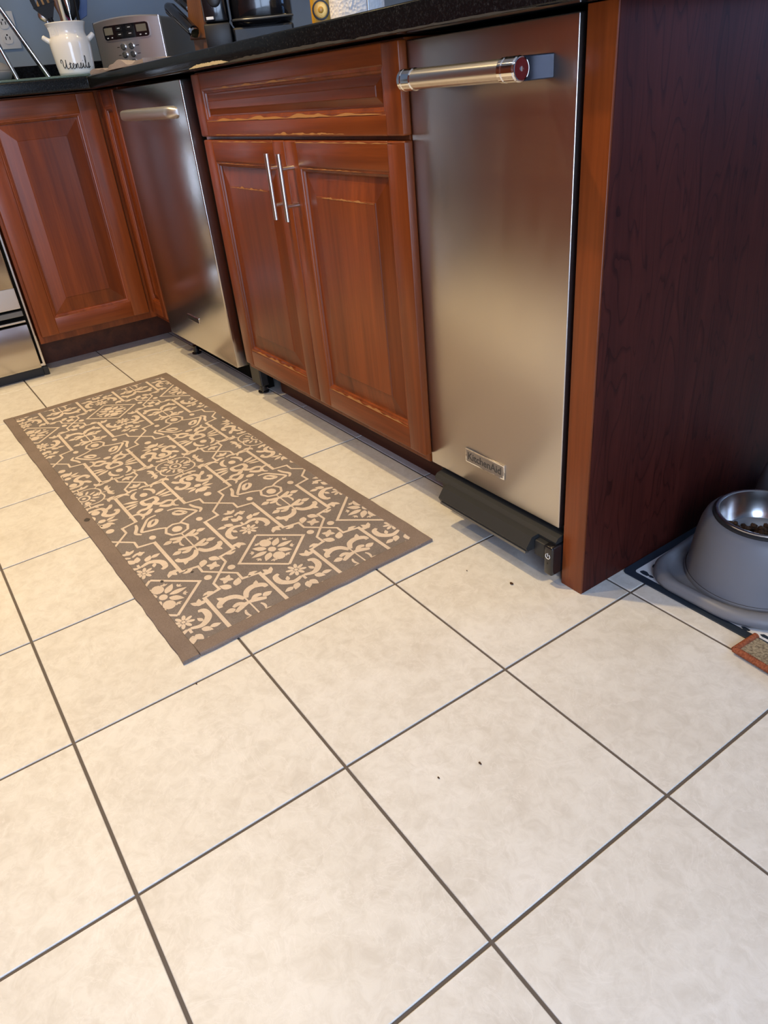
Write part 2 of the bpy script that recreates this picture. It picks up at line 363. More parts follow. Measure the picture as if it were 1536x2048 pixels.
for a, b_ in ((vx0 + .05, .93), (.97, vx1 - .05)): MB().box(a, b_, YB + .045, YB + .051, vz0 + .05, vz1 - .05).build('pane', 'pane', win2)
ceil = tag(MB().box(XL - .1, XR + .1, YF - .1, YB + .1, CEIL, CEIL + .08).build('ceiling', 'ceiling'), 'plain pale ceiling above the kitchen', 'ceiling', kind='structure')
for x, y, p in SPOTS:
    d = MB().lathe([(0.055, 0), (0.085, -0.002), (0.088, 0.004), (0.088, 0.010), (0.055, 0.010)], 24, Matrix.Translation((x, y, CEIL - 0.008)), cap=(False, False)).build('downlight_trim', 'trimwhite', ceil, True)
    MB().lathe([(0.0005, 0), (0.054, 0), (0.054, 0.004)], 24, Matrix.Translation((x, y, CEIL - 0.005)), cap=(False, False)).build('downlight_lens', 'lampglow', d)

# ================================================================ CABINETS
def raised_panel(w0, w1, h0, h1, base, top, slope):
    """field panel: low edge, broad slope up to a flat raised field; local (a, b, c)"""
    mb = MB(); lo = base + 0.0015
    def ring(d, c): return [(w0 + d, h0 + d, c), (w1 - d, h0 + d, c), (w1 - d, h1 - d, c), (w0 + d, h1 - d, c)]
    s1 = min(slope, (w1 - w0) * 0.3, (h1 - h0) * 0.32)
    R = [ring(0, base - 0.006), ring(0, lo), ring(0.004, lo), ring(s1, top - 0.0015), ring(s1 + 0.0012, top)]
    V = [p for r in R for p in r]; F = []
    for i in range(len(R) - 1):
        for k in range(4): F.append((i * 4 + k, i * 4 + (k + 1) % 4, (i + 1) * 4 + (k + 1) % 4, (i + 1) * 4 + k))
    n = (len(R) - 1) * 4; F.append((n, n + 1, n + 2, n + 3)); F.append((3, 2, 1, 0))
    return mb.poly(V, F)
def bead(w0, w1, h0, h1, c0, c1, wd):
    """stepped moulding that runs round the inside of the frame"""
    mb = MB()
    def ring(d, c): return [(w0 + d, h0 + d, c), (w1 - d, h0 + d, c), (w1 - d, h1 - d, c), (w0 + d, h1 - d, c)]
    R = [ring(-0.001, c0), ring(-0.001, c1), ring(wd * .35, c1 - .0005), ring(wd * .45, c1 - .003), ring(wd * .75, c1 - .004), ring(wd, c0 + .001), ring(wd, c0)]
    V = [p for r in R for p in r]; F = []
    for i in range(len(R) - 1):
        for k in range(4): F.append((i * 4 + k, i * 4 + (k + 1) % 4, (i + 1) * 4 + (k + 1) % 4, (i + 1) * 4 + k))
    return mb.poly(V, F)
def xf(mb, mtx): bmesh.ops.transform(mb.bm, matrix=mtx, verts=mb.bm.verts); return mb
def cab_door(parent, name, mtx, w, h, T=0.020, st=0.054, rl=0.050, mats=('wood_z', 'wood_x', 'panel_z'), slope=0.045, stR=None, label=None):
    stR = stR or st
    d = xf(MB().box(0.004, w - 0.004, 0.004, h - 0.004, 0.0005, 0.008), mtx).build(name, mats[0], parent)
    if label: d['label'] = label
    for a0, a1 in ((0, st), (w - stR, w)): xf(MB().box(a0, a1, 0, h, 0.001, T, 0.0035, 3), mtx).build('stile', mats[0], d, True)
    for b0, b1 in ((0, rl), (h - rl, h)): xf(MB().box(st - .0015, w - stR + .0015, b0, b1, 0.001, T - 0.0003, 0.003, 3), mtx).build('rail', mats[1], d, True)
    xf(bead(st, w - stR, rl, h - rl, 0.006, T - 0.0015, 0.012), mtx).build('moulding', mats[0], d)
    xf(raised_panel(st + .010, w - stR - .010, rl + .010, h - rl - .010, 0.009, T - 0.002, slope), mtx).build('raised_panel', mats[2], d)
    return d
def wear(parent, mtx, x0, x1, y, h, c, seed, j=0.0016, n=46):
    V, F = flat(ragged(x0, x1, n, 0, h, j, seed), 0)
    V = [(a, y + b_, c) for a, b_, _ in V]
    V2 = V + [(a, b_, c - 0.0006) for a, b_, _ in V]; nn = len(V)
    return xf(MB().poly(V2, F + [tuple(nn + i for i in f[::-1]) for f in F]), mtx).build('worn_edge', 'bare_wood', parent)
YD = 0.824; YB0 = 0.844; TOE = 0.934; ZC0, ZC1 = 0.887, 0.924
# --- sink base
cab = thing('sink_cabinet', 'cherry sink cabinet with two raised panel doors under the worn drawer front', 'cabinet', (-0.92, 1.15, 0))
MB().box(-1.385, -0.486, YB0 + .0005, 1.40, 0.110, 0.884, 0.001).build('carcass', 'wood_z', cab)
MB().box(-1.385, -0.486, TOE, TOE + .02, 0.0, 0.110).build('toe_kick', 'dark_wood', cab)
df = cab_door(cab, 'drawer_front', FRONT(-1.366, YB0, 0.7425), 0.890, 0.1385, st=0.050, rl=0.034, mats=('wood_z', 'wood_x', 'panel_x'), slope=0.026)
wear(df, FRONT(-1.366, YB0, 0.7425), 0.055, 0.83, 0.034, 0.0075, 0.0200, 3)
wear(df, FRONT(-1.366, YB0, 0.7425), 0.10, 0.60, 0.101, 0.0040, 0.0204, 4, 0.0012)
wear(df, FRONT(-1.366, YB0, 0.7425), 0.38, 0.70, 0.0035, 0.0050, 0.0200, 5, 0.002)
wear(df, FRONT(-1.366, YB0, 0.7425), 0.03, 0.40, 0.0035, 0.0018, 0.0200, 6, 0.0006)
def bar_pull(parent, x, z0, z1):
    pull = MB().tube([(x, YB0 - .052, z0), (x, YB0 - .052, z1)], 0.0056, 14).build('pull_handle', 'nickel', parent, True)
    for z in (z0 + .030, z1 - .030): MB().tube([(x, YB0 - .050, z), (x, YB0 - .0195, z)], 0.0042, 12).build('standoff', 'nickel', parent, True)
    return pull
dl = cab_door(cab, 'door', FRONT(-1.360, YB0, 0.134), 0.4405, 0.601)
dr = cab_door(cab, 'door', FRONT(-0.9175, YB0, 0.134), 0.4425, 0.601)
bar_pull(dl, -0.9425, 0.578, 0.713); bar_pull(dr, -0.8865, 0.578, 0.713)
for d, ox, seed in ((dl, -1.360, 11), (dr, -0.9175, 21)):
    mtx = FRONT(ox, YB0, 0.134)
    wear(d, mtx, 0.057, 0.385, 0.0505, 0.0080, 0.0196, seed, 0.001)
    wear(d, mtx, 0.02, 0.42, 0.5965, 0.0030, 0.0200, seed + 1, 0.0006)
    wear(d, mtx, 0.060, 0.30, 0.548, 0.0018, 0.0204, seed + 2, 0.0006)
    wear(d, mtx, 0.115, 0.33, 0.493, 0.0040, 0.0186, seed + 3, 0.0016)
# --- corner cabinet
XD = -2.215
cc = thing('corner_cabinet', 'cherry corner cabinet with an angled pair of doors beside the oven', 'cabinet', (-2.5, 0.9, 0))
MB().box(-2.77, XD - .0205, 0.402, 1.40, 0.110, 0.884, 0.001).build('carcass', 'wood_z', cc)
MB().box(XD - .020, -2.045, YB0 + .0005, 1.40, 0.110, 0.884, 0.001).build('side_carcass', 'wood_z', cc)
MB().box(-2.385, -2.37, 0.402, 0.95, 0, 0.110).build('toe_kick', 'dark_wood', cc)
MB().box(-2.37, -2.045, TOE, TOE + .015, 0, 0.110).build('toe_kick', 'dark_wood', cc)
cab_door(cc, 'door', SIDE(XD - .020, 0.411, 0.136), 0.404, 0.744, mats=('wood_z', 'wood_y', 'panel_zy'), st=0.062, rl=0.058, slope=0.05, label='wide door facing the room')
cab_door(cc, 'door', FRONT(-2.212, YB0, 0.136), 0.166, 0.744, st=0.040, rl=0.050, slope=0.02, label='narrow door beside the dishwasher')
# --- end panel
ep = thing('end_panel', 'tall cherry end panel with stain and shade in its dark colour, lighter front post next to the compactor', 'panel', (-0.075, 1.1, 0))
MB().box(-0.100, -0.0525, 0.8435, 0.8475, 0, 0.8855, 0.0007, 1).build('front_post', 'wood_z', ep, True)
MB().box(-0.099, -0.0525, 0.8477, 1.46, 0, 0.8855, 0.001).build('side_panel', 'veneer_shaded', ep)
# --- countertop
ct = thing('countertop', 'black granite counter that turns the corner above the cabinets', 'countertop', (-1.4, 1.1, ZC0))
L = [(-2.165, 0.404), (-2.165, 0.795), (-0.02, 0.795), (-0.02, 1.47), (-2.775, 1.47), (-2.775, 0.404)]
MB().prism(L, ZC0, ZC1, 0.004, seg=3).build('slab', 'granite', ct, True)
MB().box(-2.798, -2.778, 0.404, 1.47, ZC1, 0.992, 0.002).build('backsplash', 'granite', ct)
def chip(x0, x1, z, h, seed, mat, nm):
    V, F = flat(ragged(x0, x1, 40, 0, h, 0.0008, seed, True), 0); mt = FRONT(0, 0.795, z)
    V = [(a, b_, 0.0006) for a, b_, _ in V]; n = len(V)
    xf(MB().poly(V + [(a, b_, 0.0) for a, b_, _ in V], F + [tuple(n + i for i in f[::-1]) for f in F]), mt).build(nm, mat, ct)
chip(-1.29, -1.06, ZC0 + .003, 0.0065, 31, 'caulk', 'chipped_edge')
chip(-1.10, -0.55, ZC0 + .002, 0.0050, 32, 'caulk_dark', 'scuffed_edge')
chip(-0.62, -0.14, ZC0 + .001, 0.0030, 33, 'caulk_dark', 'scuffed_edge')
# ================================================================ DISHWASHER
dw = thing('dishwasher', 'tall stainless dishwasher with a curved grip between the wooden cabinets', 'dishwasher', (-1.73, 1.1, 0))
YW = 0.822
MB().box(-2.028, -1.400, 0.872, 1.40, 0.095, 0.870, 0.002).build('tub', 'void', dw)
dd = MB().box(-2.022, -1.440, YW, 0.868, 0.096, 0.876, 0.003, 3).build('door', 'steel_dw', dw, True)
# recessed, softly swollen grip
hb = MB(); prof = []
n = 18
V = []; F = []
for i in range(n + 1):
    x = -1.962 + 0.468 * i / n; e = min(1.0, min(i, n - i) / 1.6); e = math.sqrt(max(0.0, 1 - (1 - e) ** 2))
    for k in range(9):
        t = PI * k / 8; sg = 1 if math.cos(t) >= 0 else -1
        V.append((x, YW + 0.001 - 0.024 * math.sin(t) ** .6 * (0.2 + 0.8 * e), 0.803 + 0.0155 * sg * abs(math.cos(t)) ** .6 * (0.5 + 0.5 * e)))
for i in range(n):
    for k in range(8): F.append((i * 9 + k, i * 9 + k + 1, (i + 1) * 9 + k + 1, (i + 1) * 9 + k))
F.append(tuple(range(9))[::-1]); F.append(tuple(range(n * 9, n * 9 + 9)))
hb.poly(V, F).build('grip_handle', 'steel_satin', dd, True, 60)
MB().box(-1.795, -1.690, YW - .0022, YW + .001, 0.188, 0.206, 0.001).build('badge', 'chrome', dd)
MB().box(-1.789, -1.696, YW - .0030, YW - .001, 0.193, 0.201, 0.0005).build('badge_plate', 'black', dd)
MB().box(-2.02, -1.415, 0.905, 0.925, 0.012, 0.094).build('kick_plate', 'void', dw)
MB().box(-1.470, -1.400, 0.875, 0.902, 0.028, 0.094, 0.004).build('side_bracket', 'black', dw)
for x in (-2.0, -1.43): MB().lathe([(0.012, 0.02), (0.012, 0.006), (0.018, 0.004), (0.018, 0)][::-1], 14, Matrix.Translation((x, 0.892, 0))).tube([(x, 0.892, 0.018), (x, 0.892, 0.03)], 0.011, 12).build('foot', 'gloss_black', dw, True)
# ================================================================ TRASH COMPACTOR
tc = thing('trash_compactor', 'narrow stainless trash compactor with thick bar handle and black foot pedal', 'compactor', (-0.295, 1.1, 0))
YC = 0.843
MB().box(-0.474, -0.112, 0.885, 1.40, 0.060, 0.868, 0.002).build('cabinet_shell', 'void', tc)
cd = MB().box(-0.4775, -0.1115, YC, 0.880, 0.114, 0.879, 0.0022, 3).build('door', 'steel', tc, True)
YH, ZH = 0.778, 0.824
hd = MB().tube([(-0.372, YH, ZH), (-0.178, YH, ZH)], 0.0138, 28).build('bar_handle', 'steel_z', cd, True)
def capx(x0, x1, r): return [(x0, r * .86), (x0 + .0015, r), (x0 + .0075, r), (x0 + .009, r * .93), (x0 + .0105, r), (x1 - .002, r), (x1, r * .9)]
for x0, x1 in ((-0.402, -0.370), (-0.180, -0.148)):
    pr = [(r, x) for x, r in capx(x0, x1, 0.0152)]
    mtx = frame((0, YH, ZH), (0, 1, 0), (0, 0, 1), (1, 0, 0))
    e = MB().lathe(pr, 28, mtx).build('handle_end', 'chrome', cd, True, 30)
for x0, x1 in ((-0.398, -0.376), (-0.174, -0.152)):
    MB().box(x0, x1, YH + .004, YC - .0002, ZH - .0145, ZH + .0145, 0.0015).build('handle_bracket', 'chrome_dark_reflection', cd)
mtx = frame((-0.148, YH, ZH), (0, 1, 0), (0, 0, 1), (1, 0, 0))
md = MB().lathe([(0.0125, -0.001), (0.0125, 0.0006), (0.0118, 0.0012)], 28, mtx).build('medallion', 'red', cd, True, 30)
MB().lathe([(0.0138, -0.0012), (0.0138, 0.0012), (0.0126, 0.0014), (0.0124, 0.0)], 28, mtx, cap=(True, False)).build('medallion_ring', 'chrome', cd, True, 30)
MB().lathe([(0.0030, 0.0008), (0.0030, 0.0020), (0.0018, 0.0022)], 16, mtx).build('medallion_stud', 'chrome', cd, True, 30)
bd = MB().box(-0.361, -0.249, YC - .0030, YC, 0.1585, 0.1905, 0.0015, 2).build('badge', 'chrome', cd, True)
MB().box(-0.3575, -0.2525, YC - .0034, YC - .002, 0.1620, 0.1870, 0.0003).build('badge_face', 'badge_satin', cd)
text_mesh('KitchenAid', 0.0215, FRONT(-0.305, YC - .0035, 0.1745), 0.0002, 0.00035).build('badge_lettering', 'badge_ink', cd)
# foot pedal: sloping upper tread, lower lip, switch box
pd = MB()
def wedge(x0, x1, sec):
    V = [(x0, y, z) for y, z in sec] + [(x1, y, z) for y, z in sec]; n = len(sec)
    F = [tuple(range(n))[::-1], tuple(range(n, 2 * n))] + [(i, (i + 1) % n, n + (i + 1) % n, n + i) for i in range(n)]
    return MB().poly(V, F)
wedge(-0.456, -0.107, [(0.872, 0.104), (0.838, 0.097), (0.832, 0.090), (0.834, 0.082), (0.872, 0.080)]).build('upper_tread', 'pedal', tc)
ft = wedge(-0.408, -0.150, [(0.834, 0.090), (0.816, 0.089), (0.802, 0.070), (0.806, 0.062), (0.834, 0.060)]).build('foot_pedal', 'pedal', tc)
wedge(-0.404, -0.154, [(0.812, 0.061), (0.804, 0.0612), (0.803, 0.057), (0.812, 0.055)]).build('pedal_lip', 'smoke', ft)
MB().box(-0.470, -0.112, 0.862, 0.884, 0.030, 0.113, 0.002).build('kick_plate', 'black', tc)
MB().box(-0.150, -0.124, 0.822, 0.860, 0.050, 0.082, 0.002).build('pedal_arm', 'pedal', tc)
sw = MB().box(-0.122, -0.1015, 0.818, 0.862, 0.024, 0.086, 0.004, 3).build('switch_box', 'gloss_black', tc, True)
ic = MB(); arc = [(-0.1118 + 0.0052 * math.cos(a), 0.8176, 0.0655 + 0.0052 * math.sin(a)) for a in [math.radians(125 + 290 * k / 20) for k in range(21)]]
ic.tube(arc, 0.00065, 6).tube([(-0.1118, 0.8176, 0.0655), (-0.1118, 0.8176, 0.0722)], 0.00065, 6); ic.build('power_symbol', 'white', sw)
for x in (-0.455, -0.130): MB().lathe([(0.016, 0), (0.016, 0.006), (0.010, 0.010), (0.010, 0.062)], 14, Matrix.Translation((x, 0.895, 0))).build('foot', 'black', tc, True)
# ================================================================ RANGE
rg = thing('oven_range', 'stainless oven range at the left edge of the photo', 'oven', (-2.5, 0.0, 0))
ry0, ry1 = -0.372, 0.396
MB().box(-2.775, -2.238, ry0, ry1, 0.03, 0.915, 0.003).build('body', 'steel_z', rg)
MB().box(-2.238, -2.226, ry0 + .010, ry1 - .010, 0.045, 0.905, 0.001).build('front_gap', 'void', rg)
MB().box(-2.236, -2.196, ry0 + .018, 0.374, 0.040, 0.200, 0.003).build('storage_drawer', 'steel_dw', rg, True)
MB().box(-2.232, -2.200, ry0 + .018, 0.374, 0.207, 0.214, 0.001).build('drawer_trim', 'steel_z', rg)
MB().box(-2.232, -2.206, ry0 + .018, 0.374, 0.228, 0.246, 0.001).build('vent_rail', 'smoke', rg)
od = MB().box(-2.236, -2.192, ry0 + .018, 0.372, 0.258, 0.785, 0.004).build('oven_door', 'steel_dw', rg, True)
MB().box(-2.1935, -2.1900, ry0 + .018, 0.3715, 0.258, 0.327, 0.001).build('door_lower_band', 'steel_z', od)
MB().box(-2.1925, -2.1905, ry0 + .10, 0.29, 0.40, 0.68, 0.0005).build('oven_window', 'gloss_black', od)
oh = MB().tube([(-2.145, ry0 + .05, 0.745), (-2.145, 0.33, 0.745)], 0.012, 14)
for y in (ry0 + .08, 0.30): oh.tube([(-2.194, y, 0.745), (-2.145, y, 0.745)], 0.008, 10)
oh.build('door_handle', 'steel_z', od, True)
MB().box(-2.236, -2.190, ry0 + .012, 0.376, 0.800, 0.905, 0.006).build('control_panel', 'steel_dw', rg, True)
for k in range(5): MB().lathe([(0.020, 0), (0.019, 0.018), (0.016, 0.020)], 18, frame((-2.1905, ry0 + .12 + k * 0.13, 0.855), (0, 1, 0), (0, 0, 1), (1, 0, 0))).build('knob', 'black', rg, True)
MB().box(-2.770, -2.200, ry0, ry1, 0.9155, 0.930, 0.003).build('cooktop', 'gloss_black', rg)
MB().box(-2.70, -2.232, ry0 + .02, ry1 - .012, 0.0, 0.030).build('base', 'black', rg)
MB().box(-2.255, -2.226, ry1 - .016, ry1 + .003, 0.0, 0.030, 0.002).build('corner_foot', 'black', rg)
# ================================================================ CABINETS ACROSS THE AISLE (seen mirrored in the steel)
oc = thing('aisle_cabinet', 'tall cherry pantry cabinets across the aisle, mirrored brown in the steel doors', 'cabinet', (-0.2, -1.3, 0))
MB().box(-2.75, 1.75, YF + .01, -1.001, 0.11, 2.20).build('carcass', 'wood_z', oc)
MB().box(-2.75, 1.75, YF + .01, -1.08, 0, 0.11).build('toe_kick', 'dark_wood', oc)
MB().box(-2.77, 1.77, YF + .01, -0.97, 2.2005, 2.25, 0.004).build('cornice', 'wood_x', oc)
BACKF = lambda x, y, z: frame((x, y, z), (-1, 0, 0), (0, 0, 1), (0, 1, 0))
for k in range(8): cab_door(oc, 'door', BACKF(-2.735 + 0.515 * (k + 1) - .01, -1.0, 0.134), 0.500, 0.744); cab_door(oc, 'door', BACKF(-2.735 + 0.515 * (k + 1) - .01, -1.0, 0.90), 0.500, 1.27)

# ================================================================ RUG
RU = Vector((-0.999735, -0.0230, 0)); RU.normalize(); RV = Vector((0.0230, -0.999735, 0)); RV.normalize()
RO = Vector((-0.3715, 0.7540, 0)); RLEN, RWID = 1.486, 0.553
RM = frame(RO, RU, RV, (0, 0, 1))           # local x = along from the near end, y = across, z up (metres)
rug = thing('kitchen_rug', 'taupe kitchen runner with cream medallion pattern in front of the sink', 'rug', tuple(RO + RU * RLEN / 2 + RV * RWID / 2))
BW = 0.0315
xf(MB().box(BW - .004, RLEN - BW + .004, BW - .004, RWID - BW + .004, 0.0006, 0.0060), RM).build('woven_field', 'rug_ground', rug)
def strip(a, b_, c, d, nm):
    # binding strip with a gently uneven, rounded cross-section
    mb = MB(); L_ = max(b_ - a, d - c); n = int(L_ / 0.03); rr = random.Random(int(a * 1000 + c * 100))
    V = []; F = []
    along_x = (b_ - a) > (d - c)
    for i in range(n + 1):
        t = i / n; wob = rr.uniform(-0.0012, 0.0012)
        for k, (s_, z) in enumerate(((0, 0.0006), (0.0, 0.0055), (0.06, 0.0074), (0.94, 0.0074), (1.0, 0.0062), (1, 0.0006))):
            if along_x: V.append((a + (b_ - a) * t, c + (d - c) * s_ + wob * (1 if s_ in (0, 1) else 0.4), z))
            else: V.append((a + (b_ - a) * s_ + wob * (1 if s_ in (0, 1) else 0.4), c + (d - c) * t, z))
    for i in range(n):
        for k in range(6): F.append((i * 6 + k, i * 6 + (k + 1) % 6, (i + 1) * 6 + (k + 1) % 6, (i + 1) * 6 + k))
    F.append(tuple(range(6))); F.append(tuple(range(n * 6, n * 6 + 6)))
    return xf(mb.poly(V, F), RM).build(nm, 'rug_border', rug)
strip(0, RLEN, 0, BW, 'binding'); strip(0, RLEN, RWID - BW, RWID, 'binding'); strip(0, BW, BW, RWID - BW, 'binding'); strip(RLEN - BW, RLEN, BW, RWID - BW, 'binding')
# cream motifs (centimetres; d = distance from the rug's middle along its length, e = offset from the column's axis)
PT = []                                       # convex polygons in rug centimetres
def leafp(d, e, ang, ln, wd, n=6, base=0.15):
    """pointed leaf from (d,e) outwards along ang"""
    wd *= 1.18; ln *= 1.06
    c, s = math.cos(ang), math.sin(ang); L1 = []; L2 = []
    for i in range(n + 1):
        t = i / n; h = wd / 2 * (math.sin(PI * t ** 0.8) * (1 - base) + base * (1 - t)) ; h = 0 if i in (n,) else h
        L1.append((d + c * ln * t - s * h, e + s * ln * t + c * h)); L2.append((d + c * ln * t + s * h, e + s * ln * t - c * h))
    return [[L1[i], L1[i + 1], L2[i + 1], L2[i]] for i in range(n)]
def ovalp(d, e, rd, re, ang=0, n=12):
    c, s = math.cos(ang), math.sin(ang)
    return [[(d + rd * math.cos(t) * c - re * math.sin(t) * s, e + rd * math.cos(t) * s + re * math.sin(t) * c) for t in [2 * PI * k / n for k in range(n)]]]
def strokep(pts, w):
    n = len(pts); w = w if isinstance(w, (list, tuple)) else [w] * n; A = []; B_ = []
    for i in range(n):
        p, q = pts[max(i - 1, 0)], pts[min(i + 1, n - 1)]; dx, dy = q[0] - p[0], q[1] - p[1]; l = math.hypot(dx, dy) or 1
        k = 1.0
        if 0 < i < n - 1:
            ax, ay = pts[i][0] - p[0], pts[i][1] - p[1]; la = math.hypot(ax, ay) or 1
            cs = (ax * dx + ay * dy) / (la * l); k = 1 / max(cs, 0.6)
        A.append((pts[i][0] - dy / l * w[i] / 2 * k, pts[i][1] + dx / l * w[i] / 2 * k)); B_.append((pts[i][0] + dy / l * w[i] / 2 * k, pts[i][1] - dx / l * w[i] / 2 * k))
    return [[A[i], A[i + 1], B_[i + 1], B_[i]] for i in range(n - 1)]
def arcp(d, e, r, a0, a1, w0, w1, n=9, sq=1.0):
    pts = []; ws = []
    for i in range(n + 1):
        t = i / n; a = math.radians(a0 + (a1 - a0) * t); pts.append((d + r * math.cos(a), e + r * sq * math.sin(a))); ws.append(w0 + (w1 - w0) * math.sin(PI * t) if w1 > w0 else w0)
    return strokep(pts, ws)
def spline(pts, n=5):
    out = []; P = [pts[0]] + list(pts) + [pts[-1]]
    for i in range(1, len(P) - 2):
        for k in range(n):
            t = k / n; o = []
            for c in range(len(pts[0])):
                a, b_, cc_, d_ = P[i - 1][c], P[i][c], P[i + 1][c], P[i + 2][c]
                o.append(0.5 * (2 * b_ + (cc_ - a) * t + (2 * a - 5 * b_ + 4 * cc_ - d_) * t * t + (3 * b_ - a - 3 * cc_ + d_) * t ** 3))
            out.append(tuple(o))
    out.append(tuple(pts[-1])); return out
def sw_(pts, w0, w1, n=5):
    w0 *= 1.2; w1 *= 1.28; q = spline(pts, n); m_ = len(q); return strokep(q, [w0 + (w1 - w0) * math.sin(PI * (0.08 + 0.84 * i / (m_ - 1))) for i in range(m_)])
def tulip(d, e, ang, sz):
    out = []
    for da, l_, w_ in ((0, 1.0, 0.5), (0.95, 1.0, 0.5), (-0.95, 1.0, 0.5)): out += leafp(d, e, ang + da, sz * l_, sz * w_, 5)
    return out + ovalp(d + 0.1 * sz * math.cos(ang), e + 0.1 * sz * math.sin(ang), sz * .32, sz * .32, 0, 8)
def mirror_e(ps): return ps + [[(d, -e) for d, e in p] for p in ps]
def flower8(d, e=0, r=2.1):
    out = ovalp(d, e, .42, .42, 0, 8)
    for k in range(8): a = k * PI / 4 + PI / 8; out += ovalp(d + math.cos(a) * r * .62, e + math.sin(a) * r * .62, r * .40, r * .19, a, 9)
    return out
def fleur_group(d, sg):
    """crescents, bud and berries that grow from an eight-petal flower; sg = +1 away from, -1 towards the rug's middle"""
    out = flower8(d)
    half = sw_([(d + sg * 2.6, 0.3), (d + sg * 3.2, 2.4), (d + sg * 1.6, 4.3), (d - sg * .6, 4.4), (d - sg * 1.2, 3.4)], .35, 1.05)
    half += leafp(d + sg * 2.1, 3.0, math.atan2(-.4, -sg), 1.5, .8)
    half += leafp(d + sg * 4.0, 1.9, math.atan2(.9, sg), 2.2, 1.3) + leafp(d + sg * 4.9, .25, math.atan2(.35, sg), 2.2, 1.3) + leafp(d + sg * 4.6, 3.3, math.atan2(1, .2 * sg), 2.0, 1.1) + leafp(d + sg * 7.0, 1.8, math.atan2(.2, sg), 1.8, 1.1)
    out += mirror_e(half) + strokep([(d + sg * 2.4, 0), (d + sg * 4.0, 0)], .55)
    out += mirror_e(sw_([(d + sg * 7.6, .2), (d + sg * 8.3, 1.5), (d + sg * 7.7, 2.9)], .3, .6)) + tulip(d + sg * 9.3, 0, 0 if sg > 0 else PI, 1.7)
    return out
def rosette(d):
    out = arcp(d, 0, 1.55, 0, 360, .5, .5, 16, .9) + ovalp(d, 0, .55, .5)
    for k in range(12):
        a = 2 * PI * k / 12
        out += ovalp(d + 2.9 * math.cos(a), 2.9 * math.sin(a), .95 if k % 3 else .75, .34 if k % 3 else .62, a, 9)
    for k in range(4):
        a = 90 * k + 45; out += arcp(d + 2.25 * math.cos(math.radians(a)), 2.25 * math.sin(math.radians(a)), 3.0, a - 98, a + 98, .42, .42, 12)
    for k in range(4):                        # twigs between the lobes
        a = k * PI / 2; c, s = math.cos(a), math.sin(a); R_ = lambda p, q: (d + c * p - s * q, s * p + c * q)
        out += strokep([R_(4.4, 0), R_(6.2, 0)], .3)
        for g in (1, -1): out += sw_([R_(6.2, 0), R_(6.0, g * 1.6), R_(6.7, g * 2.9)], .4, .75) + leafp(*R_(6.1, g * .9), a + g * .5, 1.3, .6)
    for k in range(4):
        a = k * PI / 2 + PI / 4; c, s = math.cos(a), math.sin(a)
        out += strokep([(d + c * 5.3, s * 5.3), (d + c * 6.4, s * 6.4)], .3) + tulip(d + c * 6.6, s * 6.6, a, 1.7)
    return out
def swirl_flower(d):
    """S-scrolls holding a seed, then a four-petal flower and a berry (d grows outwards)"""
    out = ovalp(d + 9.6, 0, 1.15, 1.0, 0, 12)
    half = sw_([(d + 8.0, 0), (d + 8.4, 1.7), (d + 10.2, 2.2), (d + 11.8, 1.3), (d + 13.2, 2.2), (d + 13.3, 3.9), (d + 12.0, 4.6), (d + 11.4, 3.9)], .6, .95)
    half += sw_([(d + 9.9, 2.1), (d + 9.3, 3.4), (d + 8.0, 4.2)], .4, .9)
    for a in (35, 72, 108): half += leafp(d + 15.4 + 1.0 * math.cos(math.radians(a)), 1.0 * math.sin(math.radians(a)), math.radians(a), 2.4, .85)
    out += mirror_e(half) + ovalp(d + 14.6, 0, .8, .9) + ovalp(d + 17.4, 0, 1.15, 1.25) + ovalp(d + 20.6, 0, 1.0, .95)
    return out
def diamond(d):
    out = strokep([(d - 7.4, 0), (d, 7.7), (d + 7.4, 0)], .62) + strokep([(d - 7.4, 0), (d, -7.7), (d + 7.4, 0)], .62)
    out += ovalp(d, 0, 1.0, .85)
    for s in (1, -1): out += ovalp(d + s * 3.1, 0, 1.55, 1.25) + leafp(d, s * 1.3, s * PI / 2, 3.4, 1.25)
    for k in range(4):
        a = PI / 4 + k * PI / 2; out += leafp(d + 1.25 * math.cos(a), 1.25 * math.sin(a), a, 3.0, 1.4)
    for k in range(8):
        a = PI / 8 + k * PI / 4; out += tulip(d + 3.9 * math.cos(a), 3.9 * math.sin(a), a, .85)
    return out
def sprig(d, sg):
    """stem with berries; grows along sg"""
    out = strokep([(d, 0), (d + sg * 9.2, 0)], .32)
    half = []
    for p, L_ in ((1.6, 3.0), (6.9, 3.2)):
        half += sw_([(d + sg * p, 0), (d + sg * (p - .3), 1.4), (d + sg * (p - 1.2), L_)], .4, .95) + sw_([(d + sg * p, .8), (d + sg * (p + .8), 1.9), (d + sg * (p + .5), 3.0)], .4, .85) + leafp(d + sg * (p - .2), 2.9, math.atan2(1, .1 * sg), 2.0, 1.35)
    half += arcp(d + sg * 4.0, 0, 1.9, 55, 125, .3, .55)
    half += sw_([(d + sg * 8.4, .2), (d + sg * 10.2, 1.2), (d + sg * 10.8, 3.0), (d + sg * 10.0, 4.6), (d + sg * 8.9, 4.9)], .5, 1.1) + leafp(d + sg * 10.8, 3.4, math.atan2(.6, sg), 1.6, .9)
    return out + mirror_e(half)
def bloom(d, sg):
    out = []
    half = leafp(d, .5, math.atan2(.75, sg), 2.6, 1.5)
    out += mirror_e(half)
    for k in range(4): a = k * PI / 2 + PI / 4; out += leafp(d + sg * 3.3, 0, a, 1.45, .95)
    return out
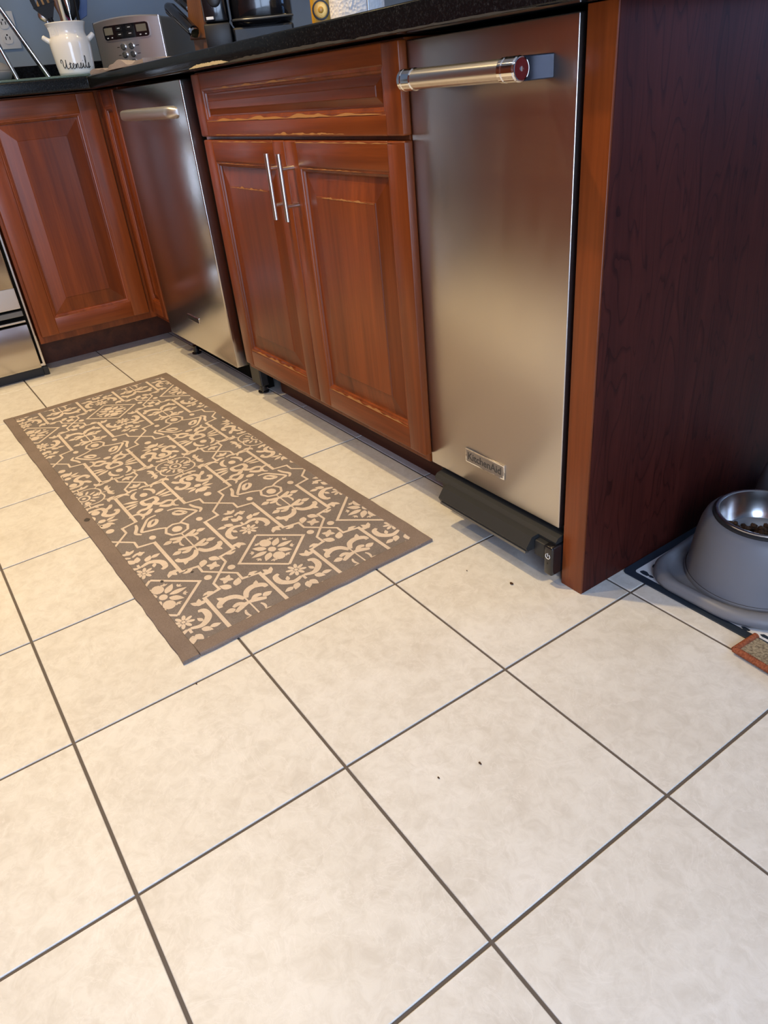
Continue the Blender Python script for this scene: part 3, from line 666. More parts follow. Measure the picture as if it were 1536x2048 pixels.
def plume(d):
    """Q column from the middle cross outwards to the ring and sprig"""
    out = tulip(d + 3.6, 0, PI, 1.9)
    half = sw_([(d + 5.1, .2), (d + 4.8, 1.6), (d + 5.6, 2.6)], .35, .6)
    half += arcp(d + 7.2, 5.1, 2.3, 150, 260, .4, .85) + arcp(d + 8.9, 0, 2.6, 55, 160, .5, 1.0)
    half += leafp(d + 11.6, 2.2, math.radians(112), 3.6, 1.0) + leafp(d + 12.4, 2.6, math.radians(92), 3.8, .85) + leafp(d + 13.2, 3.0, math.radians(72), 3.0, .75)
    half += sw_([(d + 12.2, 0), (d + 12.4, 1.6), (d + 14.2, 1.6), (d + 15.2, .5), (d + 16.6, 1.6), (d + 16.4, 3.3), (d + 17.3, 4.4)], .5, .95)
    half += sw_([(d + 17.4, 1.0), (d + 19.0, 2.6), (d + 18.8, 4.2)], .5, 1.0) + arcp(d + 19.2, 5.4, 1.7, 130, 330, .4, .8)
    half += sw_([(d + 21.2, 1.4), (d + 21.6, 3.4), (d + 23.6, 5.0), (d + 26.2, 6.6), (d + 26.9, 5.4), (d + 27.6, 3.4), (d + 28.6, 1.7)], .4, .55)
    half += sw_([(d + 22.9, 2.4), (d + 23.4, 3.6), (d + 25.2, 4.4), (d + 25.0, 3.0), (d + 23.8, 2.1), (d + 22.9, 2.4)], .45, .75)
    half += sw_([(d + 22.2, 6.6), (d + 24.0, 7.0), (d + 26.0, 7.9), (d + 27.4, 7.0)], .3, .65) + ovalp(d + 30.4, 5.6, .95, .75)
    out += mirror_e(half) + ovalp(d + 9.2, 0, 1.1, .95) + ovalp(d + 19.6, 0, .8, 1.1)
    out += arcp(d + 30.8, 0, 2.6, 0, 360, .6, .6, 8, 1.0) + ovalp(d + 30.9, 0, 1.35, 1.15)
    return out
MIDU = 73.9; HU = 26.75; colP = (2.8, 26.9, 51.0); colQ = (14.85, 38.95)
def place(ps, v0, both=True):
    for p in ps:
        PT.append([(MIDU + d, v0 + e) for d, e in p])
        if both: PT.append([(MIDU - d, v0 + e) for d, e in p])
Pout = swirl_flower(0) + fleur_group(42.75, -1) + mirror_e(tulip(46.3, 4.4, math.radians(20), 1.9)) + diamond(53.5) + mirror_e(tulip(60.7, 4.4, math.radians(160), 1.9)) + fleur_group(63.6, 1)
Qout = plume(0) + sprig(33.6, 1) + bloom(47.0, 1) + [[(107.0 - d, e) for d, e in p] for p in bloom(47.0, 1)] + [[(107.0 - d, e) for d, e in p] for p in sprig(33.6, 1)]
for v0 in colP: place(rosette(0), v0, False); place(Pout, v0)
for v0 in colQ: place(Qout, v0)
# lattice of stepped lines through the crosses
for k in range(-2, 3):
    cols = colQ if k % 2 == 0 else colP
    for v0 in cols:
        for su in (1, -1):
            for sv in (1, -1):
                u0 = MIDU + k * HU; q = lambda a, b_: (u0 + su * a, v0 + sv * b_)
                PT += strokep([q(-.2, -.2), q(2.7, 2.6), q(5.2, 2.5), q(5.9, 5.95)], .55)
                PT += strokep([q(5.6, 6.0), q(HU - 5.6, 6.0)], .78) if su == 1 or abs(k) == 2 else []
for k in (-1, 1):
    for v0 in colQ:
        u0 = MIDU + k * 2 * HU
        for sv in (1, -1):                    # arrowheads tucked into the steps
            for su in (1, -1): PT += tulip(u0 + su * 4.6, v0 + sv * 4.6, math.atan2(sv * .3, su), 1.4)
        for a, b_ in ((0, 2.6), (0, -2.6)): PT += ovalp(u0 + a, v0 + b_, .9, .8)
def clip(poly, ax, lim, keep_less):
    out = []
    for i in range(len(poly)):
        p, q = poly[i - 1], poly[i]; ip = (p[ax] <= lim) == keep_less; iq = (q[ax] <= lim) == keep_less
        if ip != iq:
            t = (lim - p[ax]) / (q[ax] - p[ax]); out.append((p[0] + (q[0] - p[0]) * t, p[1] + (q[1] - p[1]) * t))
        if iq: out.append(q)
    return out
pm = MB(); U0, U1, V0, V1 = BW * 100 + .05, RLEN * 100 - BW * 100 - .05, BW * 100 - .3, RWID * 100 - BW * 100 + .1
lv = 0
for p in PT:
    for ax, lim, kl in ((0, U0, False), (0, U1, True), (1, V0, False), (1, V1, True)):
        if len(p) >= 3: p = clip(p, ax, lim, kl)
    if len(p) < 3: continue
    ar = sum(p[i - 1][0] * p[i][1] - p[i][0] * p[i - 1][1] for i in range(len(p)))
    if abs(ar) < 1e-4: continue
    if ar < 0: p = p[::-1]
    lv = (lv + 1) % 23
    pm.poly([(x / 100, y / 100, 0.00635 + lv * 0.000012) for x, y in p], [tuple(range(len(p)))])
wp = xf(pm, RM).build('woven_pattern', 'rug_cream', rug, recalc=False); wp['kind'] = 'stuff'
def blot(u, v, r, z, sx=1.0):
    rr = random.Random(int(u * 100 + v)); n = 14
    pts = [((u + sx * r * rr.uniform(.7, 1.1) * math.cos(2 * PI * k / n)) / 100, (v + r * rr.uniform(.6, 1.1) * math.sin(2 * PI * k / n)) / 100, z) for k in range(n)]
    V = pts + [(a, b_, z - .0008) for a, b_, _ in pts]
    xf(MB().poly(V, [tuple(range(n)), tuple(range(2 * n - 1, n - 1, -1))] + [(i, n + i, n + (i + 1) % n, (i + 1) % n) for i in range(n)]), RM).build('stain', 'stain', rug)
blot(62.5, 53.6, 0.75, 0.00778, 1.3); blot(79.5, 45.0, 0.4, 0.0068); blot(24.6, 43.2, 0.35, 0.0068); blot(25.8, 49.2, .4, .0068)

# ================================================================ PET CORNER
mat_ = thing('feeding_mat', 'white feeding mat with dark navy border lying beside the end panel', 'mat', (0.12, 1.2, 0))
def rrect(x0, x1, y0, y1, r, n=6):
    out = []
    for cx, cy, a0 in ((x1 - r, y0 + r, -90), (x1 - r, y1 - r, 0), (x0 + r, y1 - r, 90), (x0 + r, y0 + r, 180)):
        for k in range(n + 1): a = math.radians(a0 + 90 * k / n); out.append((cx + r * math.cos(a), cy + r * math.sin(a)))
    return out
MB().prism(rrect(-0.0515, 0.335, 0.951, 1.545, 0.012), 0.0004, 0.0024, 0.0006).build('base_sheet', 'mat_navy', mat_)
MB().prism(rrect(-0.034, 0.320, 0.967, 1.530, 0.006), 0.0020, 0.0029).build('white_print', 'mat_white', mat_)
rr = random.Random(5)
for k in range(16):
    x = -0.02 + k * 0.021 + rr.uniform(-.006, .006); y = 0.970 + rr.uniform(0, .006); r = rr.uniform(.003, .008)
    MB().prism([(x + r * 1.5 * math.cos(2 * PI * q / 9) * rr.uniform(.7, 1.2), y + r * .8 * math.sin(2 * PI * q / 9) * rr.uniform(.7, 1.2)) for q in range(9)], 0.0024, 0.0032).build('navy_blot', 'mat_navy', mat_)
MB().prism([(-0.018 + .006 * math.cos(2 * PI * q / 9), 1.010 + .011 * math.sin(2 * PI * q / 9)) for q in range(9)], 0.0024, 0.0032).build('navy_blot', 'mat_navy', mat_)
fd = thing('pet_feeder', 'grey plastic two-bowl pet feeder with raised cones on a lipped tray', 'feeder', (0.118, 1.25, 0.003))
BC = [(0.117, 1.098), (0.094, 1.327)]
def tray_outline(off):
    """plan of the tray: two round ends flowing into near-straight sides, squared off at the corner by the panel"""
    x0, x1, y0, y1 = -0.017 + off, 0.262 - off, 0.957 + off, 1.465 - off; out = []
    for cx, cy, a0, r in ((x1 - .13, y0 + .13, -90, .13), (x1 - .13, y1 - .13, 0, .13), (x0 + .06, y1 - .06, 90, .06), (x0 + .06, y0 + .06, 180, .06)):
        for k in range(11): a = math.radians(a0 + 9 * k); out.append((cx + r * math.cos(a) - .055 * (cy + r * math.sin(a) - .98), cy + r * math.sin(a)))
    return out
def loft(rings, mtx=None, cap0=True, cap1=True):
    n = len(rings[0]); V = [p for r in rings for p in r]; F = []
    for i in range(len(rings) - 1):
        for k in range(n): F.append((i * n + k, i * n + (k + 1) % n, (i + 1) * n + (k + 1) % n, (i + 1) * n + k))
    if cap0: F.append(tuple(range(n))[::-1])
    if cap1: F.append(tuple(range((len(rings) - 1) * n, len(rings) * n)))
    return MB().poly(V, F, mtx)
tr_ = loft([[(x, y, z) for x, y in tray_outline(o_)] for o_, z in ((0.008, 0.0034), (0.002, 0.006), (0.0, 0.012), (0.001, 0.020), (0.005, 0.0255), (0.011, 0.0265), (0.017, 0.0245), (0.020, 0.019), (0.023, 0.0165), (0.030, 0.0155))]).build('tray', 'feeder', fd, True, 60)
for i, (cx, cy) in enumerate(BC):
    cone = MB().lathe([(0.1155, 0.0157), (0.1152, 0.022), (0.1142, 0.0245), (0.1130, 0.0235), (0.1122, 0.026), (0.108, 0.055), (0.104, 0.090), (0.099, 0.115), (0.094, 0.128), (0.0885, 0.1345), (0.083, 0.1365), (0.0805, 0.1350), (0.0800, 0.100)], 56, Matrix.Translation((cx, cy, 0)), cap=(True, False)).build('bowl_stand', 'feeder', fd, True, 50)
    MB().lathe([(0.1126, 0.0236), (0.1134, 0.0250), (0.1140, 0.0244)], 56, Matrix.Translation((cx, cy, 0)), cap=(False, False)).build('seam', 'rubber', cone, True)
    bw = thing('pet_bowl', ['steel pet bowl with dry kibble set in the front feeder cone', 'steel pet bowl in the rear feeder cone cut by the photo edge'][i], 'bowl', (cx, cy, 0.0900), 'steel bowls of the pet feeder')
    MB().lathe([(0.056, 0.0900), (0.064, 0.0930), (0.0715, 0.104), (0.0755, 0.130), (0.0790, 0.1415), (0.0785, 0.1435), (0.0755, 0.1445), (0.0725, 0.1430), (0.0705, 0.130), (0.067, 0.106), (0.060, 0.0965), (0.001, 0.0958)], 56, Matrix.Translation((cx, cy, 0)), cap=(True, True)).build('shell', 'bowlsteel', bw, True, 50)
    MB().lathe([(0.0785, 0.1362), (0.0825, 0.1366), (0.0825, 0.1400), (0.0785, 0.1412)], 48, Matrix.Translation((cx, cy, 0)), cap=(False, False)).build('rubber_ring', 'rubber', bw, True)
kb = bmesh.new(); bmesh.ops.create_icosphere(kb, subdivisions=1, radius=0.0058)
for v_ in kb.verts: v_.co.z *= 0.75
kmb = MB(); kmb.add(kb); k0 = None
rk = random.Random(12); spots = []
for lay, (R_, z, tries) in enumerate(((0.056, 0.1010, 1200), (0.058, 0.1085, 1200), (0.059, 0.1160, 900), (0.060, 0.1235, 700))):
    for _ in range(tries):
        a = rk.uniform(0, 2 * PI); r = R_ * math.sqrt(rk.random()); x = r * math.cos(a); y = r * math.sin(a)
        if x * .55 - y * .83 < (-.020, -.012, -.002, .010)[lay]: continue
        if all((x - p[0]) ** 2 + (y - p[1]) ** 2 + (z - p[2]) ** 2 > 0.0112 ** 2 for p in spots): spots.append((x, y, z))
KC = Vector((BC[0][0], BC[0][1], 0))
for x, y, z in spots:
    if k0 is None:
        o = k0 = kmb.build('kibble_piece', 'kibble', None, True, 80)
    else:
        o = k0.copy(); C.objects.link(o)
    tag(o, 'small round brown kibble piece heaped in the front steel bowl', 'kibble', 'kibble in the front pet bowl')
    o.location = KC + Vector((x, y, z)); o.rotation_euler = (rk.uniform(-.5, .5), rk.uniform(-.5, .5), rk.uniform(0, 6)); s_ = rk.uniform(.88, 1.02); o.scale = (s_, s_, s_)
# tan rug corner with whipped rust edge
br = thing('tan_carpet', 'tan pile carpet corner with rust whipped edge at the right photo edge', 'rug', (0.45, 0.95, 0))
bx0, bx1, by0, by1 = 0.205, 0.80, 0.903, 0.958
BRM = Matrix.Translation((0.205, 0.905, 0)) @ Matrix.Rotation(math.radians(-3), 4, 'Z')
xf(MB().prism([(0.004, 0.004), (0.62, 0.004), (0.62, 0.50), (0.115, 0.50), (0.115, 0.052), (0.004, 0.052)], 0.0038, 0.011, 0.002), BRM).build('pile', 'carpet', br)
def whip(p, q, nm):
    n = int((Vector(q) - Vector(p)).length / 0.0012); pts = []; rad = []
    for i in range(n + 1):
        pts.append(Vector(p).lerp(Vector(q), i / n)); rad.append(0.0052 + (0.0007 if i % 3 == 0 else 0.0))
    return xf(MB().tube(pts, rad, 10), BRM).build(nm, 'binding', br, True, 70)
whip((0, 0.002, 0.0092), (0.62, 0.002, 0.0092), 'whipped_edge'); whip((0.002, 0, 0.0092), (0.002, 0.054, 0.0092), 'whipped_edge')

# ================================================================ ON THE COUNTER
ZT = ZC1 + 0.0003
gb = tag(MB().prism(rrect(-2.62, -2.170, 0.430, 0.878, 0.012), ZT, ZT + .0062, 0.0012).build('glass_board', 'glass', None, True), 'green edged glass cutting board lying on the left counter', 'cutting board')
solo(gb, (-2.39, 0.65, ZT))
ZG = ZT + 0.0066
# --- wall outlet
ou = thing('wall_outlet', 'pale wall outlet plate above the left counter', 'outlet', (XL, 0.727, 1.108))
MB().box(XL + .0002, XL + .006, 0.669, 0.757, 1.050, 1.167, 0.002, 2).build('cover_plate', 'trimwhite', ou, True)
for z in (1.083, 1.130):
    f_ = xf(MB().prism(rrect(-.017, .017, -.017, .017, .013), 0, .002), SIDE(XL + .006, 0.716, z)).build('socket', 'trimwhite', ou)
    for dy in (-.007, .007): MB().box(XL + .0078, XL + .0086, 0.716 + dy - .0014, 0.716 + dy + .0014, z - .004, z + .006).build('slot', 'void', f_)
    xf(MB().lathe([(.0028, 0), (.0028, .0006)], 10), SIDE(XL + .0079, 0.716, z + .011)).build('ground_hole', 'void', f_)
# --- crock
CX, CY = -2.275, 0.797
cr = thing('utensil_crock', 'white ceramic utensil crock with black script lettering beside the toaster', 'crock', (CX, CY, ZG))
MB().lathe([(0.050, 0.0), (0.0555, 0.002), (0.0575, 0.010), (0.0605, 0.035), (0.0635, 0.070), (0.0645, 0.088), (0.0625, 0.102), (0.0575, 0.110), (0.0555, 0.116), (0.0560, 0.124), (0.0590, 0.136), (0.0625, 0.1425), (0.0640, 0.1455), (0.0625, 0.1475), (0.0590, 0.1460), (0.0545, 0.132), (0.0520, 0.116), (0.0560, 0.100), (0.0590, 0.080), (0.053, 0.012), (0.001, 0.010)], 48, Matrix.Translation((CX, CY, ZG)), cap=(True, True)).build('pot', 'ceramic', cr, True, 60)
va = math.atan2(0.0157 - CY, 0.64 - CX)                                   # towards the room
for s_ in (1, -1):
    a = va + s_ * PI / 2; c, s = math.cos(a), math.sin(a); q = lambda r, z, t=0: (CX + c * r - s * t, CY + s * r + c * t, ZG + z)
    MB().tube([q(.058, .098), q(.068, .104), q(.076, .110), q(.079, .1135), q(.0805, .1145)], [.0085, .0082, .0078, .0070, .003], 12).build('ear_handle', 'ceramic', cr, True, 70)
rib = MB()
for k in range(9):
    a = va - 1.25 + k * .09; rr_ = lambda z: 0.0560 + 0.0004
    rib.tube([(CX + .0572 * math.cos(a), CY + .0572 * math.sin(a), ZG + .110), (CX + .0562 * math.cos(a), CY + .0562 * math.sin(a), ZG + .124), (CX + .0590 * math.cos(a), CY + .0590 * math.sin(a), ZG + .136)], .0012, 6)
rib.build('fluting', 'ceramic', cr, True)
LET = {'U': ([[(.02, .62), (-.02, .80), (.08, .96), (.20, .90), (.24, .70), (.22, .40), (.28, .22), (.40, .20), (.52, .36), (.60, .66), (.62, .92)], [(.62, .92), (.60, .50), (.62, .20), (.70, .08), (.82, .14)]], .88),
       't': ([[(.0, .10), (.10, .20), (.18, .55), (.16, .15), (.22, .04), (.34, .12)], [(.04, .40), (.32, .46)]], .34),
       'e': ([[(.0, .12), (.12, .20), (.24, .34), (.18, .44), (.08, .34), (.08, .12), (.18, .03), (.34, .14)]], .34),
       'n': ([[(.0, .12), (.06, .40), (.08, .04), (.14, .28), (.24, .42), (.28, .30), (.28, .08), (.38, .06), (.46, .16)]], .44),
       's': ([[(.0, .10), (.14, .38), (.18, .44), (.20, .20), (.14, .03), (.02, .06), (.16, .04), (.32, .14)]], .34),
       'i': ([[(.0, .12), (.08, .40), (.10, .10), (.18, .04), (.30, .14)], [(.10, .58), (.12, .62)]], .28),
       'l': ([[(.0, .12), (.16, .50), (.22, .86), (.14, .96), (.10, .70), (.10, .18), (.18, .03), (.32, .14)]], .32)}
sc_ = 0.0300; x = 0; ink = MB(); tot = sum(LET[ch][1] for ch in 'Utensils') * sc_
for ch in 'Utensils':
    st_, adv = LET[ch]
    for s_ in st_:
        pp = []
        for px, py in spline([(a, b_) for a, b_ in s_], 5):
            u = x + px * sc_ - tot / 2 + .002; z = .0165 + py * sc_ * (1.0 if ch == 'U' else 1.22); R_ = 0.0580 + 0.0032 * z / .05 + .0006
            a = va + u / R_; pp.append((CX + R_ * math.cos(a), CY + R_ * math.sin(a), ZG + z))
        ink.tube(pp, 0.00105 if ch != 'U' else 0.0012, 6)
    x += adv * sc_
ink.build('script_lettering', 'ink', cr)
# --- utensils in the crock: (name, label, category, offset along view-right, offset toward room, tilt right, tilt toward room)
vr = Vector((-math.sin(va), math.cos(va), 0)); vf = Vector((math.cos(va), math.sin(va), 0))
def uframe(o_r, o_f, t_r, t_f):
    base = Vector((CX, CY, ZG + .016)) + vr * o_r + vf * o_f
    ez = (Vector((0, 0, 1)) + vr * t_r + vf * t_f).normalized(); ex = (vr - ez * vr.dot(ez)).normalized(); ey = ez.cross(ex)
    return frame(base, ex, ey, ez)
def utensil(name, label, mtx): return thing(name, label, 'utensil', tuple(mtx.to_translation()), 'utensils in the white crock')
mt = uframe(-.008, .006, -.22, .10); u_ = utensil('slotted_turner', 'black slotted turner leaning left in the crock', mt)
xf(MB().tube([(0, 0, 0), (0, 0, .10), (0, 0, .150)], [.006, .006, .0075], 10, 0.6), mt).build('handle', 'nylon', u_, True)
bl = MB(); prong = [(-.034, -.020), (-.0135, -.003), (.003, .0135), (.020, .034)]
bl.prism([(-.009, .146), (.009, .146), (.036, .186), (-.036, .186)], -.0012, .0012, mtx=Matrix.Rotation(PI / 2, 4, 'X') @ Matrix.Identity(4))
for a, b_ in prong: bl.prism([(a, .184), (b_, .184), (b_ * 1.06, .262), (a * 1.06, .262)], -.0012, .0012, mtx=Matrix.Rotation(PI / 2, 4, 'X'))
bl.prism([(-.040, .260), (.040, .260), (.040, .282), (-.040, .282)], -.0012, .0012, mtx=Matrix.Rotation(PI / 2, 4, 'X')); xf(bl, mt).build('slotted_blade', 'nylon', u_)
def spoon(name, label, mtx, mh, mb_, hl, br_, bl_, hr=.005):
    u2 = utensil(name, label, mtx)
    xf(MB().tube([(0, 0, 0), (0, 0, hl * .5), (0, 0, hl + .004)], [hr * .9, hr, hr * .8], 10), mtx).build('handle', mh, u2, True)
    V = []; F = []; n1, n2 = 8, 16
    bo = MB(); rings = []
    for i in range(n1 + 1):
        t = i / n1; rings.append([(br_ * math.sin(PI * t) ** .7 * math.cos(2 * PI * k / n2), br_ * .35 * math.sin(PI * t) ** .7 * math.sin(2 * PI * k / n2) , hl + bl_ * t) for k in range(n2)])
    rings[0] = [(hr * .5 * math.cos(2 * PI * k / n2), hr * .5 * math.sin(2 * PI * k / n2), hl) for k in range(n2)]; rings[-1] = [(.002 * math.cos(2 * PI * k / n2), .002 * math.sin(2 * PI * k / n2), hl + bl_) for k in range(n2)]
    xf(loft(rings), mtx).build('bowl', mb_, u2, True, 80); return u2
spoon('steel_ladle', 'dull steel ladle hanging low at the left of the crock', uframe(-.018, -.006, -.24, .02), 'nickel', 'nickel', .140, .020, .042, .004)
spoon('wooden_spoon', 'tan wooden spoon standing behind the black turner', uframe(-.022, -.020, -.13, -.05), 'spoonwood', 'spoonwood', .150, .024, .07)
spoon('cream_spatula', 'cream handled spatula upright in the crock', uframe(.006, .014, -.02, .05), 'beige_nylon', 'beige_nylon', .200, .020, .08, .0062)
spoon('nylon_spoon', 'large black nylon serving spoon upright in the crock', uframe(.014, .006, .09, .00), 'nylon', 'nylon', .135, .034, .13)
spoon('silicone_brush', 'magenta silicone brush peeking over the crock rim', uframe(.015, -.020, .02, -.06), 'pink', 'pink', .140, .012, .05)
spoon('copper_spatula', 'copper brown spatula beside the cream handle', uframe(.000, -.004, -.04, -.01), 'knifewood', 'knifewood', .150, .012, .09)
spoon('steel_whisk', 'thin steel whisk handle near the right crock rim', uframe(.020, .034, .02, .10), 'chrome', 'chrome', .150, .009, .10, .003)
spoon('black_tongs', 'slim black tongs leaning right in the crock', uframe(.036, .014, .07, .06), 'nylon', 'nylon', .200, .012, .06, .0050)
mt = uframe(.012, -.018, .25, -.06); u_ = utensil('blue_spatula', 'wide navy blue spatula at the right rear of the crock', mt)
xf(MB().tube([(0, 0, 0), (0, 0, .15)], .005, 10), mt).build('handle', 'blueboard', u_, True)
xf(MB().prism([(-.006, .144), (.006, .144), (.026, .160), (.030, .270), (-.030, .270), (-.026, .160)], -.002, .002, .001, Matrix.Rotation(PI / 2, 4, 'X')), mt).build('blade', 'blueboard', u_)
# --- toaster
TW, TD, TH = 0.252, 0.285, 0.172; ta = math.radians(43)
TM = frame((-2.452, 0.940, ZT), (math.cos(ta), math.sin(ta), 0), (-math.sin(ta), math.cos(ta), 0), (0, 0, 1))
to = thing('toaster', 'brushed steel toaster with digital display standing in the corner', 'toaster', tuple(TM @ Vector((TW / 2, TD / 2, 0))))
def bow(x): return -0.016 * (1 - (2 * x / TW - 1) ** 2)
def topz(x): return TH * (0.955 + 0.045 * (1 - (2 * x / TW - 1) ** 2))
fp = MB(); n = 16; V = []; F = []
for i in range(n + 1):
    x = TW * i / n
    V += [(x, bow(x), .012), (x, bow(x), topz(x) - .004), (x, bow(x) + .004, topz(x)), (x, 0.020, topz(x)), (x, 0.020, .012)]
for i in range(n):
    for k in range(5): F.append((i * 5 + k, i * 5 + (k + 1) % 5, (i + 1) * 5 + (k + 1) % 5, (i + 1) * 5 + k))
F += [tuple(range(5)), tuple(range(n * 5, n * 5 + 5))]
xf(fp.poly(V, F), TM).build('front_plate', 'steel_satin', to, True, 35)
for x in (-.001, TW + .001): xf(MB().tube([(x, .004, .012), (x, .004, TH * .955)], .0028, 8), TM).build('edge_trim', 'chrome', to, True)
xf(MB().box(.003, TW - .003, .020, TD, .010, TH * .96, .012, 3), TM).build('side_shell', 'smoke', to, True)
for x in (.045, .145): xf(MB().box(x, x + .062, .05, TD - .03, TH * .955, TH * .965, .001), TM).build('bread_slot', 'void', to)
for x in (.03, TW - .03):
    for y in (.04, TD - .04): xf(MB().lathe([(.010, 0), (.010, .012)], 12, Matrix.Translation((x, y, 0))), TM).build('foot', 'black', to)
def onface(out, x, z, lift):
    """plate bent onto the bowed front"""
    return [(x + a, bow(min(max(x + a, 0), TW)) - lift, z + b_) for a, b_ in out]
def faceplate(x0, x1, z0, z1, r, lift, nm, mat, parent):
    n_ = 14; top = []; bot = []
    for i in range(n_ + 1):
        x = x0 + (x1 - x0) * (0.5 - 0.5 * math.cos(PI * i / n_)); dx = max(0.0, x0 + r - x, x - x1 + r); k = r - math.sqrt(max(0.0, r * r - dx * dx))
        top.append((x, z1 - k)); bot.append((x, z0 + k))
    V = []; F = []
    for (xa, za), (xb, zb) in zip(top, bot): y = bow(xa); V += [(xa, y - lift, za), (xb, y - lift, zb), (xb, y + .002, zb), (xa, y + .002, za)]
    for i in range(n_):
        for k in range(4): F.append((i * 4 + k, i * 4 + (k + 1) % 4, i * 4 + 4 + (k + 1) % 4, i * 4 + 4 + k))
    F += [(3, 2, 1, 0), tuple(n_ * 4 + k for k in range(4))]
    return xf(MB().poly(V, F), TM).build(nm, mat, parent)
faceplate(.038, .218, .104, .152, .010, .0030, 'display_bezel', 'steel_satin', to)
dp = faceplate(.041, .215, .107, .149, .008, .0042, 'display_panel', 'gloss_black', to)
faceplate(.046, .080, .122, .143, .001, .0052, 'lcd', 'lcd', dp); faceplate(.172, .208, .122, .143, .001, .0052, 'lcd', 'lcd', dp)
for x in (.094, .134):
    for z in (.113, .131): k_ = faceplate(x, x + .024, z, z + .014, .002, .0056, 'rocker_button', 'black', dp); faceplate(x + .007, x + .017, z + .006, z + .0085, .0005, .0064, 'button_legend', 'white', dp)
for x in (.052, .070, .180, .200): faceplate(x, x + .006, .112, .115, .001, .0052, 'legend_mark', 'white', dp)
for i, x in enumerate((.107, .139)):
    for j, z in enumerate((.084, .060, .036)):
        mtb = TM @ frame((x, bow(x) - .0005, z), (1, 0, 0), (0, 0, 1), (0, -1, 0))
        MB().lathe([(.0105, 0), (.0105, .0022), (.0088, .0030), (.0080, .0012)], 20, mtb).build('button_ring', 'chrome', to, True, 40)
        MB().lathe([(.0074, .0006), (.0070, .0036), (.0045, .0044)], 20, mtb).build('round_button', 'smoke', to, True, 40)
        faceplate(x - .026 if i == 0 else x + .016, x - .016 if i == 0 else x + .028, z - .001, z + .001, .0004, .0006, 'button_legend', 'ink', to)
# --- dishcloth
V = []; F = []; nx, ny = 44, 8
for j in range(ny + 1):
    for i in range(nx + 1):
        s_, t = i / nx, j / ny; x = -2.135 + .515 * s_; y = .7985 + .105 * t + .006 * math.sin(s_ * 9)
        up = 0.0085 + .0045 * math.sin(s_ * 14 + t * 2) * (1 - .5 * t) + .008 * math.exp(-((s_ - .62) / .09) ** 2) * (1 - .4 * t) + .003 * math.sin(s_ * 31)
        V.append((x, y, ZT + max(up, .004)))
nb = len(V); V += [(x, y, ZT + .0004) for x, y, z in V]
for j in range(ny):
    for i in range(nx):
        a = j * (nx + 1) + i; q = (a, a + 1, a + nx + 2, a + nx + 1); F.append(q); F.append(tuple(nb + k for k in q[::-1]))
ed = [i for i in range(nx + 1)] + [j * (nx + 1) + nx for j in range(1, ny + 1)] + [ny * (nx + 1) + i for i in range(nx - 1, -1, -1)] + [j * (nx + 1) for j in range(ny - 1, 0, -1)]
for k in range(len(ed)): a, b_ = ed[k], ed[(k + 1) % len(ed)]; F.append((a, nb + a, nb + b_, b_))
cl = tag(MB().poly(V, F).build('dishcloth', 'cloth', None, True, 60), 'crumpled grey dishcloth at the counter edge below the toaster', 'cloth'); solo(cl, (-1.88, .85, ZT))
# --- trays leaning at the left
def tray(name, label, yb, zl, lean, x0, x1, mats):
    t_ = thing(name, label, 'tray', ((x0 + x1) / 2, yb, ZG), 'flat trays leaning on the left counter')
    ez = Vector((0, -math.sin(lean), math.cos(lean))); ey = Vector((0, math.cos(lean), math.sin(lean)))
    dx = Vector((.977, -.216, 0)); ez = (Vector((0, 0, 1)) * math.cos(lean) + Vector((-.216, -.977, 0)) * math.sin(lean)).normalized(); ey = ez.cross(dx)
    tm = frame(Vector((x1, yb, ZG + .007)) - dx * (x1 - x0), dx, ey, ez)
    xf(MB().box(0, x1 - x0, -.003, .003, 0, zl, .001), tm).build('plate', mats[0], t_)
    xf(MB().tube([(x1 - x0, 0, 0), (x1 - x0, 0, zl), (0, 0, zl), (0, 0, 0)], .0058, 10, closed=True), tm).build('rolled_rim', mats[1], t_, True, 70)
tray('steel_tray', 'steel rimmed dark tray leaning nearest the outlet on the left counter', .732, .30, math.radians(24), -2.60, -2.40, ('black', 'chrome'))
tray('steel_tray', 'steel rimmed dark tray leaning behind, cut by the left photo edge', .628, .28, math.radians(15), -2.60, -2.40, ('black', 'chrome'))
gd = thing('serving_dish', 'grey lidded dish at the very left edge of the counter', 'dish', (-2.30, .545, ZG))
MB().lathe([(.034, 0), (.044, .006), (.052, .020), (.053, .026), (.050, .030)], 32, Matrix.Translation((-2.30, .545, ZG))).build('dish', 'feeder', gd, True, 60)
MB().lathe([(.051, .030), (.046, .042), (.030, .052), (.012, .056), (.010, .060), (.013, .066), (.008, .070)], 32, Matrix.Translation((-2.30, .545, ZG))).build('lid', 'feeder', gd, True, 60)
